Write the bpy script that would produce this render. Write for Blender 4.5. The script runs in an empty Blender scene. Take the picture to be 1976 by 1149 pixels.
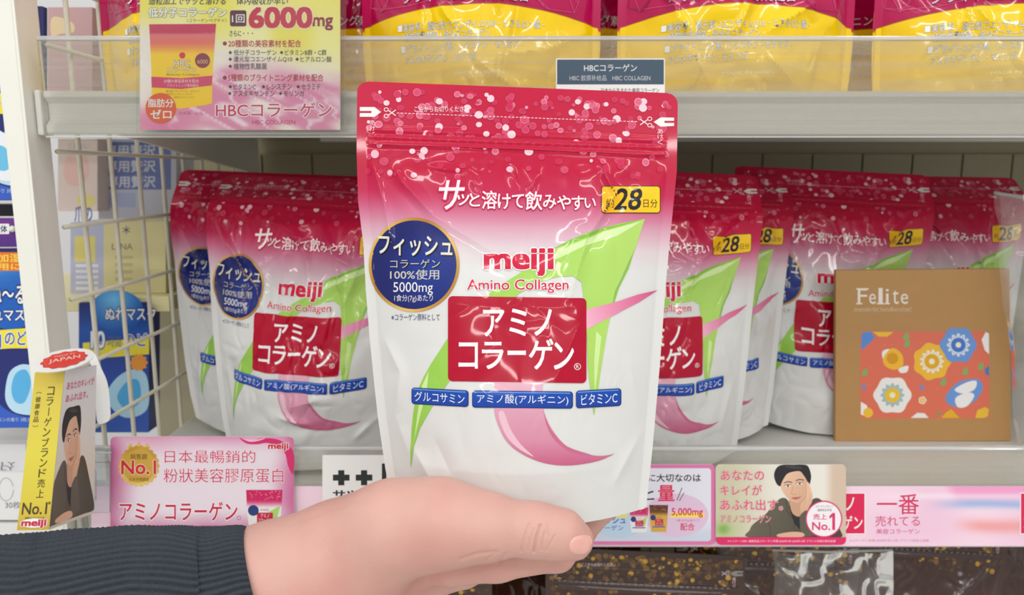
import bpy, math, random
import numpy as np
from mathutils import Vector, Matrix
from mathutils.geometry import tessellate_polygon
import openvdb

SC = bpy.context.scene
COL = SC.collection
random.seed(7)

# ------------------------------------------------------------------ camera
F = 1465.0                       # focal length in pixels of the 1976 px wide frame
CX, CY = 988.0, 574.5
TH = math.radians(9.3)           # camera looks down a little
CAM = np.array([0.0, 0.0, 1.45])
RIGHT = np.array([1.0, 0, 0])
FWD = np.array([0, math.cos(TH), -math.sin(TH)])
UP = np.array([0, math.sin(TH), math.cos(TH)])
cd = bpy.data.cameras.new('camera'); cam = bpy.data.objects.new('camera', cd); COL.objects.link(cam)
cam.location = CAM; cam.rotation_euler = (math.pi/2 - TH, 0, 0)
cd.sensor_width = 36; cd.lens = 36*F/1976; cd.clip_start = 0.01
cd.dof.use_dof = True; cd.dof.focus_distance = 0.362; cd.dof.aperture_fstop = 13
SC.camera = cam

# ------------------------------------------------------------------ light
SC.view_settings.view_transform = 'Standard'; SC.view_settings.look = 'None'
SC.view_settings.gamma = 1; SC.view_settings.use_curve_mapping = False
SC.view_settings.exposure = 0.1
W = bpy.data.worlds.new('store_ambience'); SC.world = W; W.use_nodes = True
wn = W.node_tree; bg = wn.nodes['Background']
tcw = wn.nodes.new('ShaderNodeTexCoord'); sx_ = wn.nodes.new('ShaderNodeSeparateXYZ'); rmp = wn.nodes.new('ShaderNodeMapRange')
rmp.inputs['From Min'].default_value = -0.6; rmp.inputs['From Max'].default_value = 0.8; rmp.inputs['To Min'].default_value = 0.36; rmp.inputs['To Max'].default_value = 0.86
wn.links.new(tcw.outputs['Generated'], sx_.inputs[0]); wn.links.new(sx_.outputs['Z'], rmp.inputs[0]); wn.links.new(rmp.outputs[0], bg.inputs[1])
bg.inputs[0].default_value = (1.0, 0.99, 0.975, 1)      # pale ceiling above, shelves and floor below: a soft store interior
def tube_light(x, y, z, sx, sy, e):
    l = bpy.data.lights.new('ceiling_tube', 'AREA'); l.shape = 'RECTANGLE'; l.size = sx; l.size_y = sy; l.energy = e
    l.color = (1, 0.985, 0.96)
    o = bpy.data.objects.new('ceiling_tube', l); COL.objects.link(o); o.location = (x, y, z)
    d = Vector((0.0, 0.5, 1.4)) - Vector((x*0.4, y, z))
    o.rotation_euler = d.to_track_quat('-Z', 'Y').to_euler()
for (x, y, z, sx, sy, e) in [(-0.75, -0.35, 2.65, 1.2, 0.035, 3.2), (0.75, -0.35, 2.65, 1.2, 0.035, 3.2),
                             (-0.75, -1.5, 2.75, 1.2, 0.035, 5.5), (0.75, -1.5, 2.75, 1.2, 0.035, 5.5),
                             (-1.0, -3.0, 2.75, 1.6, 0.045, 9.0), (1.0, -3.0, 2.75, 1.6, 0.045, 9.0)]:
    tube_light(x, y, z, sx, sy, e)

# ------------------------------------------------------------------ maths helpers
def cpt(px, py, d):
    """camera pixel + depth along the optical axis -> world (numpy, vectorised)"""
    px = np.asarray(px, float); py = np.asarray(py, float); d = np.asarray(d, float)
    return CAM + np.multiply.outer((px-CX)/F*d, RIGHT) + np.multiply.outer((CY-py)/F*d, UP) + np.multiply.outer(d*np.ones_like(px), FWD)
def at(px, py, Y):
    """point where the sight line through a pixel meets the vertical plane y = Y"""
    px = np.asarray(px, float); py = np.asarray(py, float)
    d = Y/(FWD[1] + (CY-py)/F*UP[1])
    return cpt(px, py, d)
def srgb(c):
    c = np.asarray(c, float)/255.0
    return np.where(c <= 0.04045, c/12.92, ((c+0.055)/1.055)**2.4)
def sm(a, b, x):
    t = np.clip((x-a)/(b-a), 0, 1); return t*t*(3-2*t)
def vnoise(x, y, seed=0):
    xi = np.floor(x); yi = np.floor(y); fx = x-xi; fy = y-yi
    fx = fx*fx*(3-2*fx); fy = fy*fy*(3-2*fy)
    def h(i, j):
        v = np.sin(i*127.1+j*311.7+seed*74.7)*43758.5453
        return v-np.floor(v)
    return (h(xi, yi)*(1-fx)+h(xi+1, yi)*fx)*(1-fy)+(h(xi, yi+1)*(1-fx)+h(xi+1, yi+1)*fx)*fy
def segd(px, py, a, b):
    ax, ay = a; bx, by = b; dx, dy = bx-ax, by-ay
    t = np.clip(((px-ax)*dx+(py-ay)*dy)/(dx*dx+dy*dy), 0, 1)
    return np.hypot(px-ax-t*dx, py-ay-t*dy), t

# ------------------------------------------------------------------ materials
MATS = {}
def mat(name, col=None, rough=0.5, spec=0.5, coat=0.0, metal=0.0, noise=0.0, nscale=40, bump=0.0, bscale=200, attr=False, sss=0.0, stretch=None):
    if name in MATS: return MATS[name]
    m = bpy.data.materials.new(name); m.use_nodes = True; nt = m.node_tree; b = nt.nodes['Principled BSDF']
    b.inputs['Roughness'].default_value = rough; b.inputs['Specular IOR Level'].default_value = spec
    b.inputs['Coat Weight'].default_value = coat; b.inputs['Metallic'].default_value = metal
    b.inputs['Coat Roughness'].default_value = 0.045
    tc = nt.nodes.new('ShaderNodeTexCoord'); mp = nt.nodes.new('ShaderNodeMapping')
    nt.links.new(tc.outputs['Object'], mp.inputs[0])
    if stretch: mp.inputs['Scale'].default_value = stretch
    if attr:
        a = nt.nodes.new('ShaderNodeAttribute'); a.attribute_name = 'Col'; src = a.outputs['Color']
    else:
        r = nt.nodes.new('ShaderNodeRGB'); r.outputs[0].default_value = (*srgb(col), 1); src = r.outputs[0]
    if noise:
        n = nt.nodes.new('ShaderNodeTexNoise'); n.inputs['Scale'].default_value = nscale; n.inputs['Detail'].default_value = 4
        nt.links.new(mp.outputs[0], n.inputs['Vector'])
        mr = nt.nodes.new('ShaderNodeMapRange'); mr.inputs['To Min'].default_value = 1-noise; mr.inputs['To Max'].default_value = 1+noise
        nt.links.new(n.outputs[0], mr.inputs[0])
        vm = nt.nodes.new('ShaderNodeVectorMath'); vm.operation = 'SCALE'
        nt.links.new(src, vm.inputs[0]); nt.links.new(mr.outputs[0], vm.inputs['Scale']); src = vm.outputs[0]
    nt.links.new(src, b.inputs['Base Color'])
    if bump:
        n = nt.nodes.new('ShaderNodeTexNoise'); n.inputs['Scale'].default_value = bscale; n.inputs['Detail'].default_value = 3
        nt.links.new(mp.outputs[0], n.inputs['Vector'])
        bp = nt.nodes.new('ShaderNodeBump'); bp.inputs['Strength'].default_value = bump; bp.inputs['Distance'].default_value = 0.001
        nt.links.new(n.outputs[0], bp.inputs['Height']); nt.links.new(bp.outputs[0], b.inputs['Normal'])
    if sss:
        b.inputs['Subsurface Weight'].default_value = sss; b.inputs['Subsurface Radius'].default_value = (0.006, 0.0025, 0.0015)
        b.inputs['Subsurface Scale'].default_value = 0.6
    MATS[name] = m; return m
def clear(name, haze=0.1, streak=0.1, tint=(235, 236, 232), rough=0.06, gloss=1.0, scale=(3, 3, 260)):
    """thin clear plastic: see-through, a Fresnel gloss, a little milky haze with scratches"""
    if name in MATS: return MATS[name]
    m = bpy.data.materials.new(name); m.use_nodes = True; nt = m.node_tree; N = nt.nodes; L = nt.links
    N.remove(N['Principled BSDF']); out = N['Material Output']
    tr = N.new('ShaderNodeBsdfTransparent'); tr.inputs[0].default_value = (0.97, 0.975, 0.97, 1)
    df = N.new('ShaderNodeBsdfDiffuse'); df.inputs[0].default_value = (*srgb(tint), 1)
    gl = N.new('ShaderNodeBsdfGlossy'); gl.inputs['Roughness'].default_value = rough
    fr = N.new('ShaderNodeFresnel'); fr.inputs[0].default_value = 1.45
    tc = N.new('ShaderNodeTexCoord'); mp = N.new('ShaderNodeMapping'); mp.inputs['Scale'].default_value = scale
    nz = N.new('ShaderNodeTexNoise'); nz.inputs['Scale'].default_value = 1.0; nz.inputs['Detail'].default_value = 5
    L.new(tc.outputs['Object'], mp.inputs[0]); L.new(mp.outputs[0], nz.inputs['Vector'])
    mr = N.new('ShaderNodeMapRange'); mr.inputs['From Min'].default_value = 0.3; mr.inputs['From Max'].default_value = 0.7
    mr.inputs['To Min'].default_value = max(0, haze-streak); mr.inputs['To Max'].default_value = haze+streak
    L.new(nz.outputs[0], mr.inputs[0])
    m1 = N.new('ShaderNodeMixShader'); L.new(mr.outputs[0], m1.inputs[0]); L.new(tr.outputs[0], m1.inputs[1]); L.new(df.outputs[0], m1.inputs[2])
    ml = N.new('ShaderNodeMath'); ml.operation = 'MULTIPLY'; ml.inputs[1].default_value = gloss; L.new(fr.outputs[0], ml.inputs[0])
    m2 = N.new('ShaderNodeMixShader'); L.new(ml.outputs[0], m2.inputs[0]); L.new(m1.outputs[0], m2.inputs[1]); L.new(gl.outputs[0], m2.inputs[2])
    L.new(m2.outputs[0], out.inputs[0]); MATS[name] = m; return m
FILM = mat('pouch_film', rough=0.22, spec=0.14, coat=0.34, attr=True)
FILM_DARK = mat('dark_pouch_film', rough=0.2, spec=0.5, coat=0.4, attr=True)
FILM_GLOSS = mat('glossy_pouch_film', rough=0.18, spec=0.15, coat=0.55, attr=True)
PAPER = mat('printed_card', rough=0.45, spec=0.4, coat=0.1, attr=True)
METAL = mat('cream_powder_coat', (238, 238, 228), rough=0.42, noise=0.03, nscale=30, bump=0.04, bscale=600)
DECK = mat('shelf_steel', (205, 204, 197), rough=0.4, noise=0.03, nscale=20)
RAIL = mat('rail_plastic', (242, 242, 236), rough=0.35, noise=0.02)
WALLM = mat('back_panel_paint', (160, 152, 126), rough=0.55, noise=0.04, nscale=12)
WIREM = mat('wire_coating', (214, 209, 190), rough=0.4, noise=0.03)

# ------------------------------------------------------------------ object helpers
def mesh(name, v, f, material, normals=None, cols=None, smooth=False):
    me = bpy.data.meshes.new(name)
    v = np.asarray(v, float)
    me.from_pydata(v.tolist(), [], [list(map(int, q)) for q in f]); me.update()
    if cols is not None:
        a = me.attributes.new('Col', 'FLOAT_COLOR', 'POINT')
        c = np.ones((len(v), 4)); c[:, :3] = cols
        a.data.foreach_set('color', c.ravel())
    if smooth or normals is not None:
        me.polygons.foreach_set('use_smooth', [True]*len(me.polygons))
    if normals is not None:
        me.normals_split_custom_set_from_vertices(np.asarray(normals).tolist())
    me.materials.append(material); return me
def link(name, me, parent=None):
    o = bpy.data.objects.new(name, me); COL.objects.link(o)
    if parent: o.parent = parent
    return o
def tag(o, label=None, cat=None, group=None, kind=None):
    if label: o['label'] = label
    if cat: o['category'] = cat
    if group: o['group'] = group
    if kind: o['kind'] = kind
    return o
def thing(name, label, cat, loc=(0, 0, 0), group=None):
    o = bpy.data.objects.new(name, None); COL.objects.link(o); o.location = Vector(loc); o.empty_display_size = 0.01
    return tag(o, label, cat, group)
def wobj(name, v, f, material, parent=None, **k):
    """object from world coordinates; origin goes to the bottom centre, or into its parent's frame"""
    v = np.asarray(v, float)
    if parent is None:
        org = np.array([(v[:, 0].min()+v[:, 0].max())/2, (v[:, 1].min()+v[:, 1].max())/2, v[:, 2].min()])
        o = link(name, mesh(name, v-org, f, material, **k)); o.location = org; return o
    p, q = parent, Vector((0, 0, 0))
    while p: q = q + p.location; p = p.parent
    return link(name, mesh(name, v-np.array(q), f, material, **k), parent)
BOXF = [(0, 3, 2, 1), (4, 5, 6, 7), (0, 1, 5, 4), (1, 2, 6, 5), (2, 3, 7, 6), (3, 0, 4, 7)]
def boxv(x0, x1, y0, y1, z0, z1):
    return np.array([(x0, y0, z0), (x1, y0, z0), (x1, y1, z0), (x0, y1, z0), (x0, y0, z1), (x1, y0, z1), (x1, y1, z1), (x0, y1, z1)])
def bevel(o, w=0.001, n=2):
    m = o.modifiers.new('edge', 'BEVEL'); m.width = w; m.segments = n; m.limit_method = 'ANGLE'
    for p in o.data.polygons: p.use_smooth = False
    return o
def box(name, x0, x1, y0, y1, z0, z1, m, parent=None, bw=0.0008):
    return bevel(wobj(name, boxv(x0, x1, y0, y1, z0, z1), BOXF, m, parent), bw)
def tubev(pts, r, n=10):
    pts = [np.array(p, float) for p in pts]; V = []; Fc = []
    for i, p in enumerate(pts):
        t = pts[min(i+1, len(pts)-1)]-pts[max(i-1, 0)]; t /= np.linalg.norm(t)
        a = np.cross(t, [0, 0, 1.0]);
        if np.linalg.norm(a) < 1e-3: a = np.cross(t, [1.0, 0, 0])
        a /= np.linalg.norm(a); b = np.cross(t, a)
        for k in range(n):
            q = 2*math.pi*k/n; V.append(p+r*(math.cos(q)*a+math.sin(q)*b))
    for i in range(len(pts)-1):
        for k in range(n):
            Fc.append((i*n+k, i*n+(k+1) % n, (i+1)*n+(k+1) % n, (i+1)*n+k))
    Fc.append(tuple(range(n-1, -1, -1))); Fc.append(tuple((len(pts)-1)*n+k for k in range(n)))
    return np.array(V), Fc
def prism(profile, x0, x1):
    """profile of (y,z) swept along x"""
    n = len(profile); V = [(x0, y, z) for y, z in profile]+[(x1, y, z) for y, z in profile]
    Fc = [(k, (k+1) % n, n+(k+1) % n, n+k) for k in range(n)]+[tuple(range(n-1, -1, -1)), tuple(range(n, 2*n))]
    return np.array(V), Fc

# ------------------------------------------------------------------ flat print: shapes and lettering in 2-D
TXT = {}
def glyphs(s, bold=0.0, res=3):
    key = (s, bold, res)
    if key in TXT: return TXT[key]
    c = bpy.data.curves.new('t', 'FONT'); c.body = s; c.size = 1; c.resolution_u = res; c.fill_mode = 'FRONT'
    o = bpy.data.objects.new('t', c); COL.objects.link(o)
    dg = bpy.context.evaluated_depsgraph_get()
    me = bpy.data.meshes.new_from_object(o.evaluated_get(dg)); me.calc_loop_triangles()
    v = np.array([p.co[:2] for p in me.vertices], float).reshape(-1, 2)
    t = np.array([q.vertices[:] for q in me.loop_triangles], int).reshape(-1, 3)
    bpy.data.objects.remove(o); bpy.data.curves.remove(c); bpy.data.meshes.remove(me)
    TXT[key] = (v, t); return TXT[key]
def spline(P, n=6, closed=True):
    P = [np.array(p, float) for p in P]; out = []; m = len(P)
    for i in range(m if closed else m-1):
        p0, p1, p2, p3 = (P[(i-1) % m], P[i], P[(i+1) % m], P[(i+2) % m]) if closed else (P[max(i-1, 0)], P[i], P[i+1], P[min(i+2, m-1)])
        for k in range(n):
            t = k/n
            out.append(0.5*(2*p1+(p2-p0)*t+(2*p0-5*p1+4*p2-p3)*t*t+(3*p1-p0-3*p2+p3)*t**3))
    if not closed: out.append(P[-1])
    return np.array(out)
def rrpts(x0, y0, x1, y1, r=0, n=5):
    if r <= 0: return np.array([(x0, y0), (x1, y0), (x1, y1), (x0, y1)], float)
    o = []
    for (cx, cy, a) in [(x0+r, y0+r, 180), (x1-r, y0+r, 270), (x1-r, y1-r, 0), (x0+r, y1-r, 90)]:
        for k in range(n+1):
            q = math.radians(a+90*k/n); o.append((cx+r*math.cos(q), cy+r*math.sin(q)))
    return np.array(o)
def elpts(cx, cy, rx, ry=None, n=28, a0=0):
    ry = rx if ry is None else ry
    return np.array([(cx+rx*math.cos(a0+2*math.pi*k/n), cy+ry*math.sin(a0+2*math.pi*k/n)) for k in range(n)])
class Art:
    """flat print drawn in the pixel frame of the photograph, y down"""
    def __init__(s): s.items = []
    def tri(s, v, t, c, z=1.0):
        if len(t): s.items.append((np.asarray(v, float), np.asarray(t, int), c, z))
        return s
    def poly(s, P, c, z=1.0):
        P = np.asarray(P, float)
        t = tessellate_polygon([[Vector((p[0], p[1], 0)) for p in P]])
        return s.tri(P, t, c, z)
    def rr(s, x0, y0, x1, y1, c, r=0, z=1.0, dy=0.0):
        P = rrpts(x0, y0, x1, y1, r)
        P[:, 1] += dy*((P[:, 0]-x0)/(x1-x0)-0.5)
        return s.poly(P, c, z)
    def el(s, cx, cy, rx, c, ry=None, z=1.0, n=28): return s.poly(elpts(cx, cy, rx, ry, n), c, z)
    def sp(s, P, c, z=1.0, n=6): return s.poly(spline(P, n), c, z)
    def line(s, P, w, c, z=1.0):
        P = np.asarray(P, float); d = np.gradient(P, axis=0); d /= np.maximum(np.linalg.norm(d, axis=1), 1e-9)[:, None]
        nn = np.stack([-d[:, 1], d[:, 0]], 1)*(np.asarray(w)/2 if np.ndim(w) == 0 else (np.asarray(w)/2)[:, None])
        V = np.concatenate([P+nn, P-nn]); m = len(P)
        T = [(i, i+1, m+i+1) for i in range(m-1)]+[(i, m+i+1, m+i) for i in range(m-1)]
        return s.tri(V, T, c, z)
    def text(s, t, x0, y0, x1, y1, c, z=2.0, bold=0.0, shear=0.0, out=None, ow=0.05, dy=0.0, res=3, outz=0.5):
        """lettering fitted into the box x0..x1, y0..y1 (y down)"""
        v, tt = glyphs(t, 0, res)
        mn, mx = v.min(0), v.max(0); w = (v-mn)/(mx-mn)
        X = x0+w[:, 0]*(x1-x0)+shear*(w[:, 1]-0.5)*(y1-y0); Y = y1-w[:, 1]*(y1-y0)+dy*(w[:, 0]-0.5)
        kx, ky = (x1-x0)/(mx[0]-mn[0]), (y1-y0)/(mx[1]-mn[1])
        def put(b, n, col, zz):
            # emboldened by overlaying shifted copies of the glyphs
            for i in range(n): s.tri(np.stack([X+b*kx*math.cos(2*math.pi*(i+.5)/n), Y+b*ky*math.sin(2*math.pi*(i+.5)/n)], 1), tt, col, zz+i*0.1)
        if out is not None: put(bold+ow, 8, out, z+0.1)
        put(bold, 4 if bold else 1, c, z+(1.0 if out is not None else 0.1)); return s
    def vtext(s, t, cx, y0, y1, w, c, z=2.0, bold=0.0, dx=0.0):
        n = len(t); h = (y1-y0)/n
        for i, ch in enumerate(t):
            v, tt = glyphs(ch, bold); q = v.copy(); X0 = cx+dx*i/max(n-1, 1)
            k = w*1.0
            if ch in 'ー（）()〜':
                m = (v.min(0)+v.max(0))/2; q = (v-m)@np.array([[0, -1], [1, 0]]); q = q+np.array([0.5, 0.38])
            s.tri(np.stack([X0+(q[:, 0]-0.5)*k, y0+h*(i+0.5)-(q[:, 1]-0.38)*min(h, k*1.2)*0.98], 1), tt, c, z)
        return s
    def merge(s, other, fn=None, dz=0.0):
        for v, t, c, z in other.items:
            cc = np.array(c(v[:, 0], v[:, 1])) if callable(c) else np.array(np.broadcast_to(np.asarray(c, float), (len(v), 3)))
            s.items.append((fn(v) if fn else v, t, cc, z+dz))
        return s
    def flat(s, L=None):
        """-> verts2d, tris, linear colours, layer"""
        V = []; T = []; C = []; Z = []; n = 0
        for v, t, c, z in s.items:
            if callable(c):
                if L: v, t = subdivide(v, t, L)
                cc = c(v[:, 0], v[:, 1])
            else:
                q = np.concatenate([v, np.broadcast_to(np.asarray(c, float), (len(v), 3))], 1)
                if L: q, t = subdivide(q, t, L)
                v, cc = q[:, :2], q[:, 2:]
            a, b, d = v[t[:, 0]], v[t[:, 1]], v[t[:, 2]]
            cr = (b[:, 0]-a[:, 0])*(d[:, 1]-a[:, 1])-(b[:, 1]-a[:, 1])*(d[:, 0]-a[:, 0])
            t = np.where((cr > 0)[:, None], t[:, ::-1], t)     # y is down: keep faces turned to the viewer
            V.append(v); T.append(t+n); C.append(np.array(cc)); Z.append(np.full(len(v), z)); n += len(v)
        return np.concatenate(V), np.concatenate(T), srgb(np.concatenate(C)), np.concatenate(Z)
def subdivide(v, t, L):
    v = np.asarray(v, float); t = np.asarray(t, int)
    for _ in range(14):
        e = np.stack([np.linalg.norm(v[t[:, (k+1) % 3], :2]-v[t[:, k], :2], axis=1) for k in range(3)], 1)
        k = e.argmax(1); big = e[np.arange(len(t)), k] > L
        if not big.any(): break
        tb = t[big]; kb = k[big]; r = np.arange(len(tb))
        a, b, c = tb[r, kb], tb[r, (kb+1) % 3], tb[r, (kb+2) % 3]
        key = np.stack([np.minimum(a, b), np.maximum(a, b)], 1)
        uq, inv = np.unique(key, axis=0, return_inverse=True); inv = inv.ravel()
        mid = (v[uq[:, 0]]+v[uq[:, 1]])/2; m = len(v)+inv
        v = np.concatenate([v, mid])
        t = np.concatenate([t[~big], np.stack([a, m, c], 1), np.stack([m, b, c], 1)])
    return v, t
def lerp3(a, b, t):
    a = np.asarray(a, float); b = np.asarray(b, float); t = np.clip(np.asarray(t, float), 0, 1)[..., None]
    return a*(1-t)+b*t
def grad(a, b, p, q):
    """colour running from a at point p to b at point q"""
    p = np.array(p, float); q = np.array(q, float); d = q-p
    return lambda X, Y: lerp3(a, b, ((X-p[0])*d[0]+(Y-p[1])*d[1])/(d@d))
def ramp(stops, axis=1):
    xs = [s[0] for s in stops]; cs = np.array([s[1] for s in stops], float)
    return lambda X, Y: np.stack([np.interp(Y if axis else X, xs, cs[:, k]) for k in range(3)], -1)

# ------------------------------------------------------------------ flat cards
def plane_at(Y):                       # upright sheet at distance Y
    def S(x, y, off): 
        p = at(x, y, Y); p[..., 1] -= off; return p
    return S
def quad_surf(c):
    """c: world corners tl,tr,br,bl for the unit square (u right, v down)"""
    c = [np.array(p) for p in c]; n = np.cross(c[1]-c[0], c[3]-c[0]); n /= np.linalg.norm(n)
    if n @ (CAM-c[0]) < 0: n = -n
    def S(u, v, off):
        u = np.asarray(u)[:, None]; v = np.asarray(v)[:, None]
        return (c[0]*(1-u)+c[1]*u)*(1-v)+(c[3]*(1-u)+c[2]*u)*v+n*(np.asarray(off)[:, None] if np.ndim(off) else off)
    S.n = n
    return S
DZ = 0.00008
def put(name, art, surf, parent, material=PAPER, L=None, dz=DZ):
    v, t, c, z = art.flat(L)
    p = surf(v[:, 0], v[:, 1], z*dz)
    return wobj(name, p, t, material, parent, cols=c)
def slab(name, P, surf, th, material, parent=None, col=None, colfn=None):
    P = np.asarray(P, float); n = len(P)
    f = surf(P[:, 0], P[:, 1], np.zeros(n)); b = surf(P[:, 0], P[:, 1], np.full(n, -th))
    tris = tessellate_polygon([[Vector((p[0], p[1], 0)) for p in P]])
    Fc = [tuple(t) for t in tris]+[tuple(x+n for x in t[::-1]) for t in tris]+[(k, (k+1) % n, n+(k+1) % n, n+k) for k in range(n)]
    cols = None
    if col is not None: cols = np.broadcast_to(srgb(col), (2*n, 3))
    o = wobj(name, np.concatenate([f, b]), Fc, material, parent, cols=cols)
    import bmesh
    bm = bmesh.new(); bm.from_mesh(o.data); bmesh.ops.recalc_face_normals(bm, faces=bm.faces); bm.to_mesh(o.data); bm.free()
    return o

# ================================================================== the shelving
YG = 0.465            # front of the clear guards
ZC = CAM[2]
DECK_Z = ZC-0.2145     # middle shelf
TOP_Z = ZC+0.048      # upper shelf
LOW_Z = ZC-0.5225      # lower shelf
YB = 0.86             # back panel
floor = wobj('floor', boxv(-3, 3, -4, 1.2, -0.05, 0.0), BOXF, mat('floor_tile', (222, 220, 214), rough=0.3, noise=0.04, nscale=3))
floor['kind'] = 'structure'
back = wobj('wall_back', boxv(-0.42, 1.1, YB+0.004, YB+0.02, 0.6, 2.2), BOXF, WALLM); back['kind'] = 'structure'
pw = 0.0558; px0 = -0.3345
pan = None
for k in range(24):
    x = px0+k*pw
    for (z0, z1) in ((ZC-0.51, ZC-0.235), (ZC-0.218, ZC+0.021), (ZC+0.042, ZC+0.30)):
        if pan is None:
            pan = bevel(link('panel', mesh('panel', boxv(-pw/2+0.0009, pw/2-0.0009, -0.004, 0.002, 0, 1), BOXF, WALLM), back), 0.0006, 2); o = pan
        else:
            o = pan.copy(); COL.objects.link(o)
        o.location = Vector((x+pw/2, YB+0.004, z0))-back.location; o.scale = (1, 1, z1-z0)
def shelf(name, label, zd, drop, x0=-0.2832, x1=1.0, rail_top=None):
    t = thing(name, label, 'shelf', ((x0+x1)/2, 0.66, zd-drop), 'white metal shelves of the display')
    box('deck', x0, x1, 0.478, YB-0.004, zd-0.006, zd, DECK, t)
    # price rail: a C-shaped channel with a lip above and below
    zt = zd+0.001; zb = zd-drop
    pr = [(0.479, zt), (0.4725, zt), (0.4715, zt-0.0035), (0.4735, zt-0.0045), (0.4765, zt-0.007), (0.4765, zb+0.009),
          (0.4728, zb+0.006), (0.4715, zb+0.0055), (0.4715, zb+0.001), (0.4735, zb), (0.4795, zb)]
    V, Fc = prism(pr, x0, x1); bevel(wobj('price_rail', V, Fc, RAIL, t), 0.0004, 2)
    V, Fc = prism([(0.4795, zb+0.004), (0.4795, zd-0.006), (0.492, zd-0.006), (0.492, zb+0.004)], x0, x1); wobj('front_lip', V, Fc, METAL, t)
    V, Fc = prism([(0.4700, zb-0.0008), (0.4700, zt+0.0006), (0.482, zt+0.0006), (0.482, zb-0.0008)], x0-0.0045, x0-0.0008)
    bevel(wobj('end_cap', V, Fc, RAIL, t), 0.0012, 3)
    V, Fc = prism([(0.50, zd-0.0065), (0.85, zd-0.0065), (0.85, zd-0.050), (0.50, zd-0.016)], x0+0.002, x0+0.0045); wobj('side_bracket', V, Fc, METAL, t)
    V, Fc = prism([(0.74, zd-0.0065), (0.75, zd-0.0065), (0.75, zd-0.018), (0.74, zd-0.018)], x0+0.1, x1); wobj('stiffener', V, Fc, METAL, t)
    return t
shelf('shelf', 'upper white metal shelf carrying the yellow and magenta pouches', TOP_Z, 0.0245)
shelf('shelf', 'middle white metal shelf carrying the pink and white pouches', DECK_Z, 0.0290)
shelf('shelf', 'lowest white metal shelf below the brown and gold pouches', LOW_Z, 0.0245)
# upright posts behind
post = thing('shelf_upright', 'cream square upright post at the left end of the shelves', 'post', (-0.2915, 0.47, 0.55))
def slopebox(x0, x1, y0, y1): return box('post', x0, x1, y0, y1, 0.55, 2.1, METAL, post, 0.001)
slopebox(-0.3005, -0.2885, 0.459, 0.485)
V, Fc = prism([(0.4590, 0.55), (0.4590, 2.1), (0.4605, 2.1), (0.4605, 0.55)], -0.2884, -0.2868); wobj('edge_flange', V, Fc, METAL, post)
# wire side panel
wp = thing('wire_side_panel', 'cream wire grid panel closing the left side of the shelves', 'wire panel', (-0.2895, 0.66, 0.7))
for y in np.arange(0.5165, 0.86, 0.0405):
    V, Fc = tubev([(-0.2895, y, 0.7), (-0.2895, y, 2.05)], 0.0017, 8); wobj('wire', V, Fc, WIREM, wp, smooth=True)
for z in (ZC+0.138, ZC+0.118, ZC+0.078, ZC+0.0135, ZC-0.034, ZC-0.081, ZC-0.127, ZC-0.172, ZC-0.218, ZC-0.27):
    V, Fc = tubev([(-0.2862, 0.486, z), (-0.2862, 0.86, z)], 0.0015, 8); wobj('wire', V, Fc, WIREM, wp, smooth=True)

# clear guards
GUARD = clear('clear_acrylic', haze=0.17, streak=0.10, tint=(204, 200, 184))
EDGE = clear('acrylic_edge', haze=0.45, streak=0.15, tint=(240, 240, 238))
def guard(label, z0, z1):
    t = thing('acrylic_guard', label, 'shelf guard', (0.35, YG, z0), 'clear guards along the shelf fronts')
    box('clear_sheet', -0.2795, 1.0, YG, YG+0.0018, z0, z1-0.002, GUARD, t, 0.0003)
    box('top_edge', -0.2795, 1.0, YG-0.0004, YG+0.0036, z1-0.0026, z1, EDGE, t, 0.0006)
    V, Fc = prism([(YG-0.0002, z0), (YG-0.0002, z0+0.0012), (YG+0.004, z0+0.0012), (YG+0.004, z0)], -0.2795, 1.0); wobj('bottom_flange', V, Fc, EDGE, t)
gz = lambda y: at(988, y, YG)[2]
guard('clear acrylic guard along the front of the upper shelf', gz(266), gz(69))
guard('clear acrylic guard along the front of the middle shelf', gz(1056), gz(863))

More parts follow.
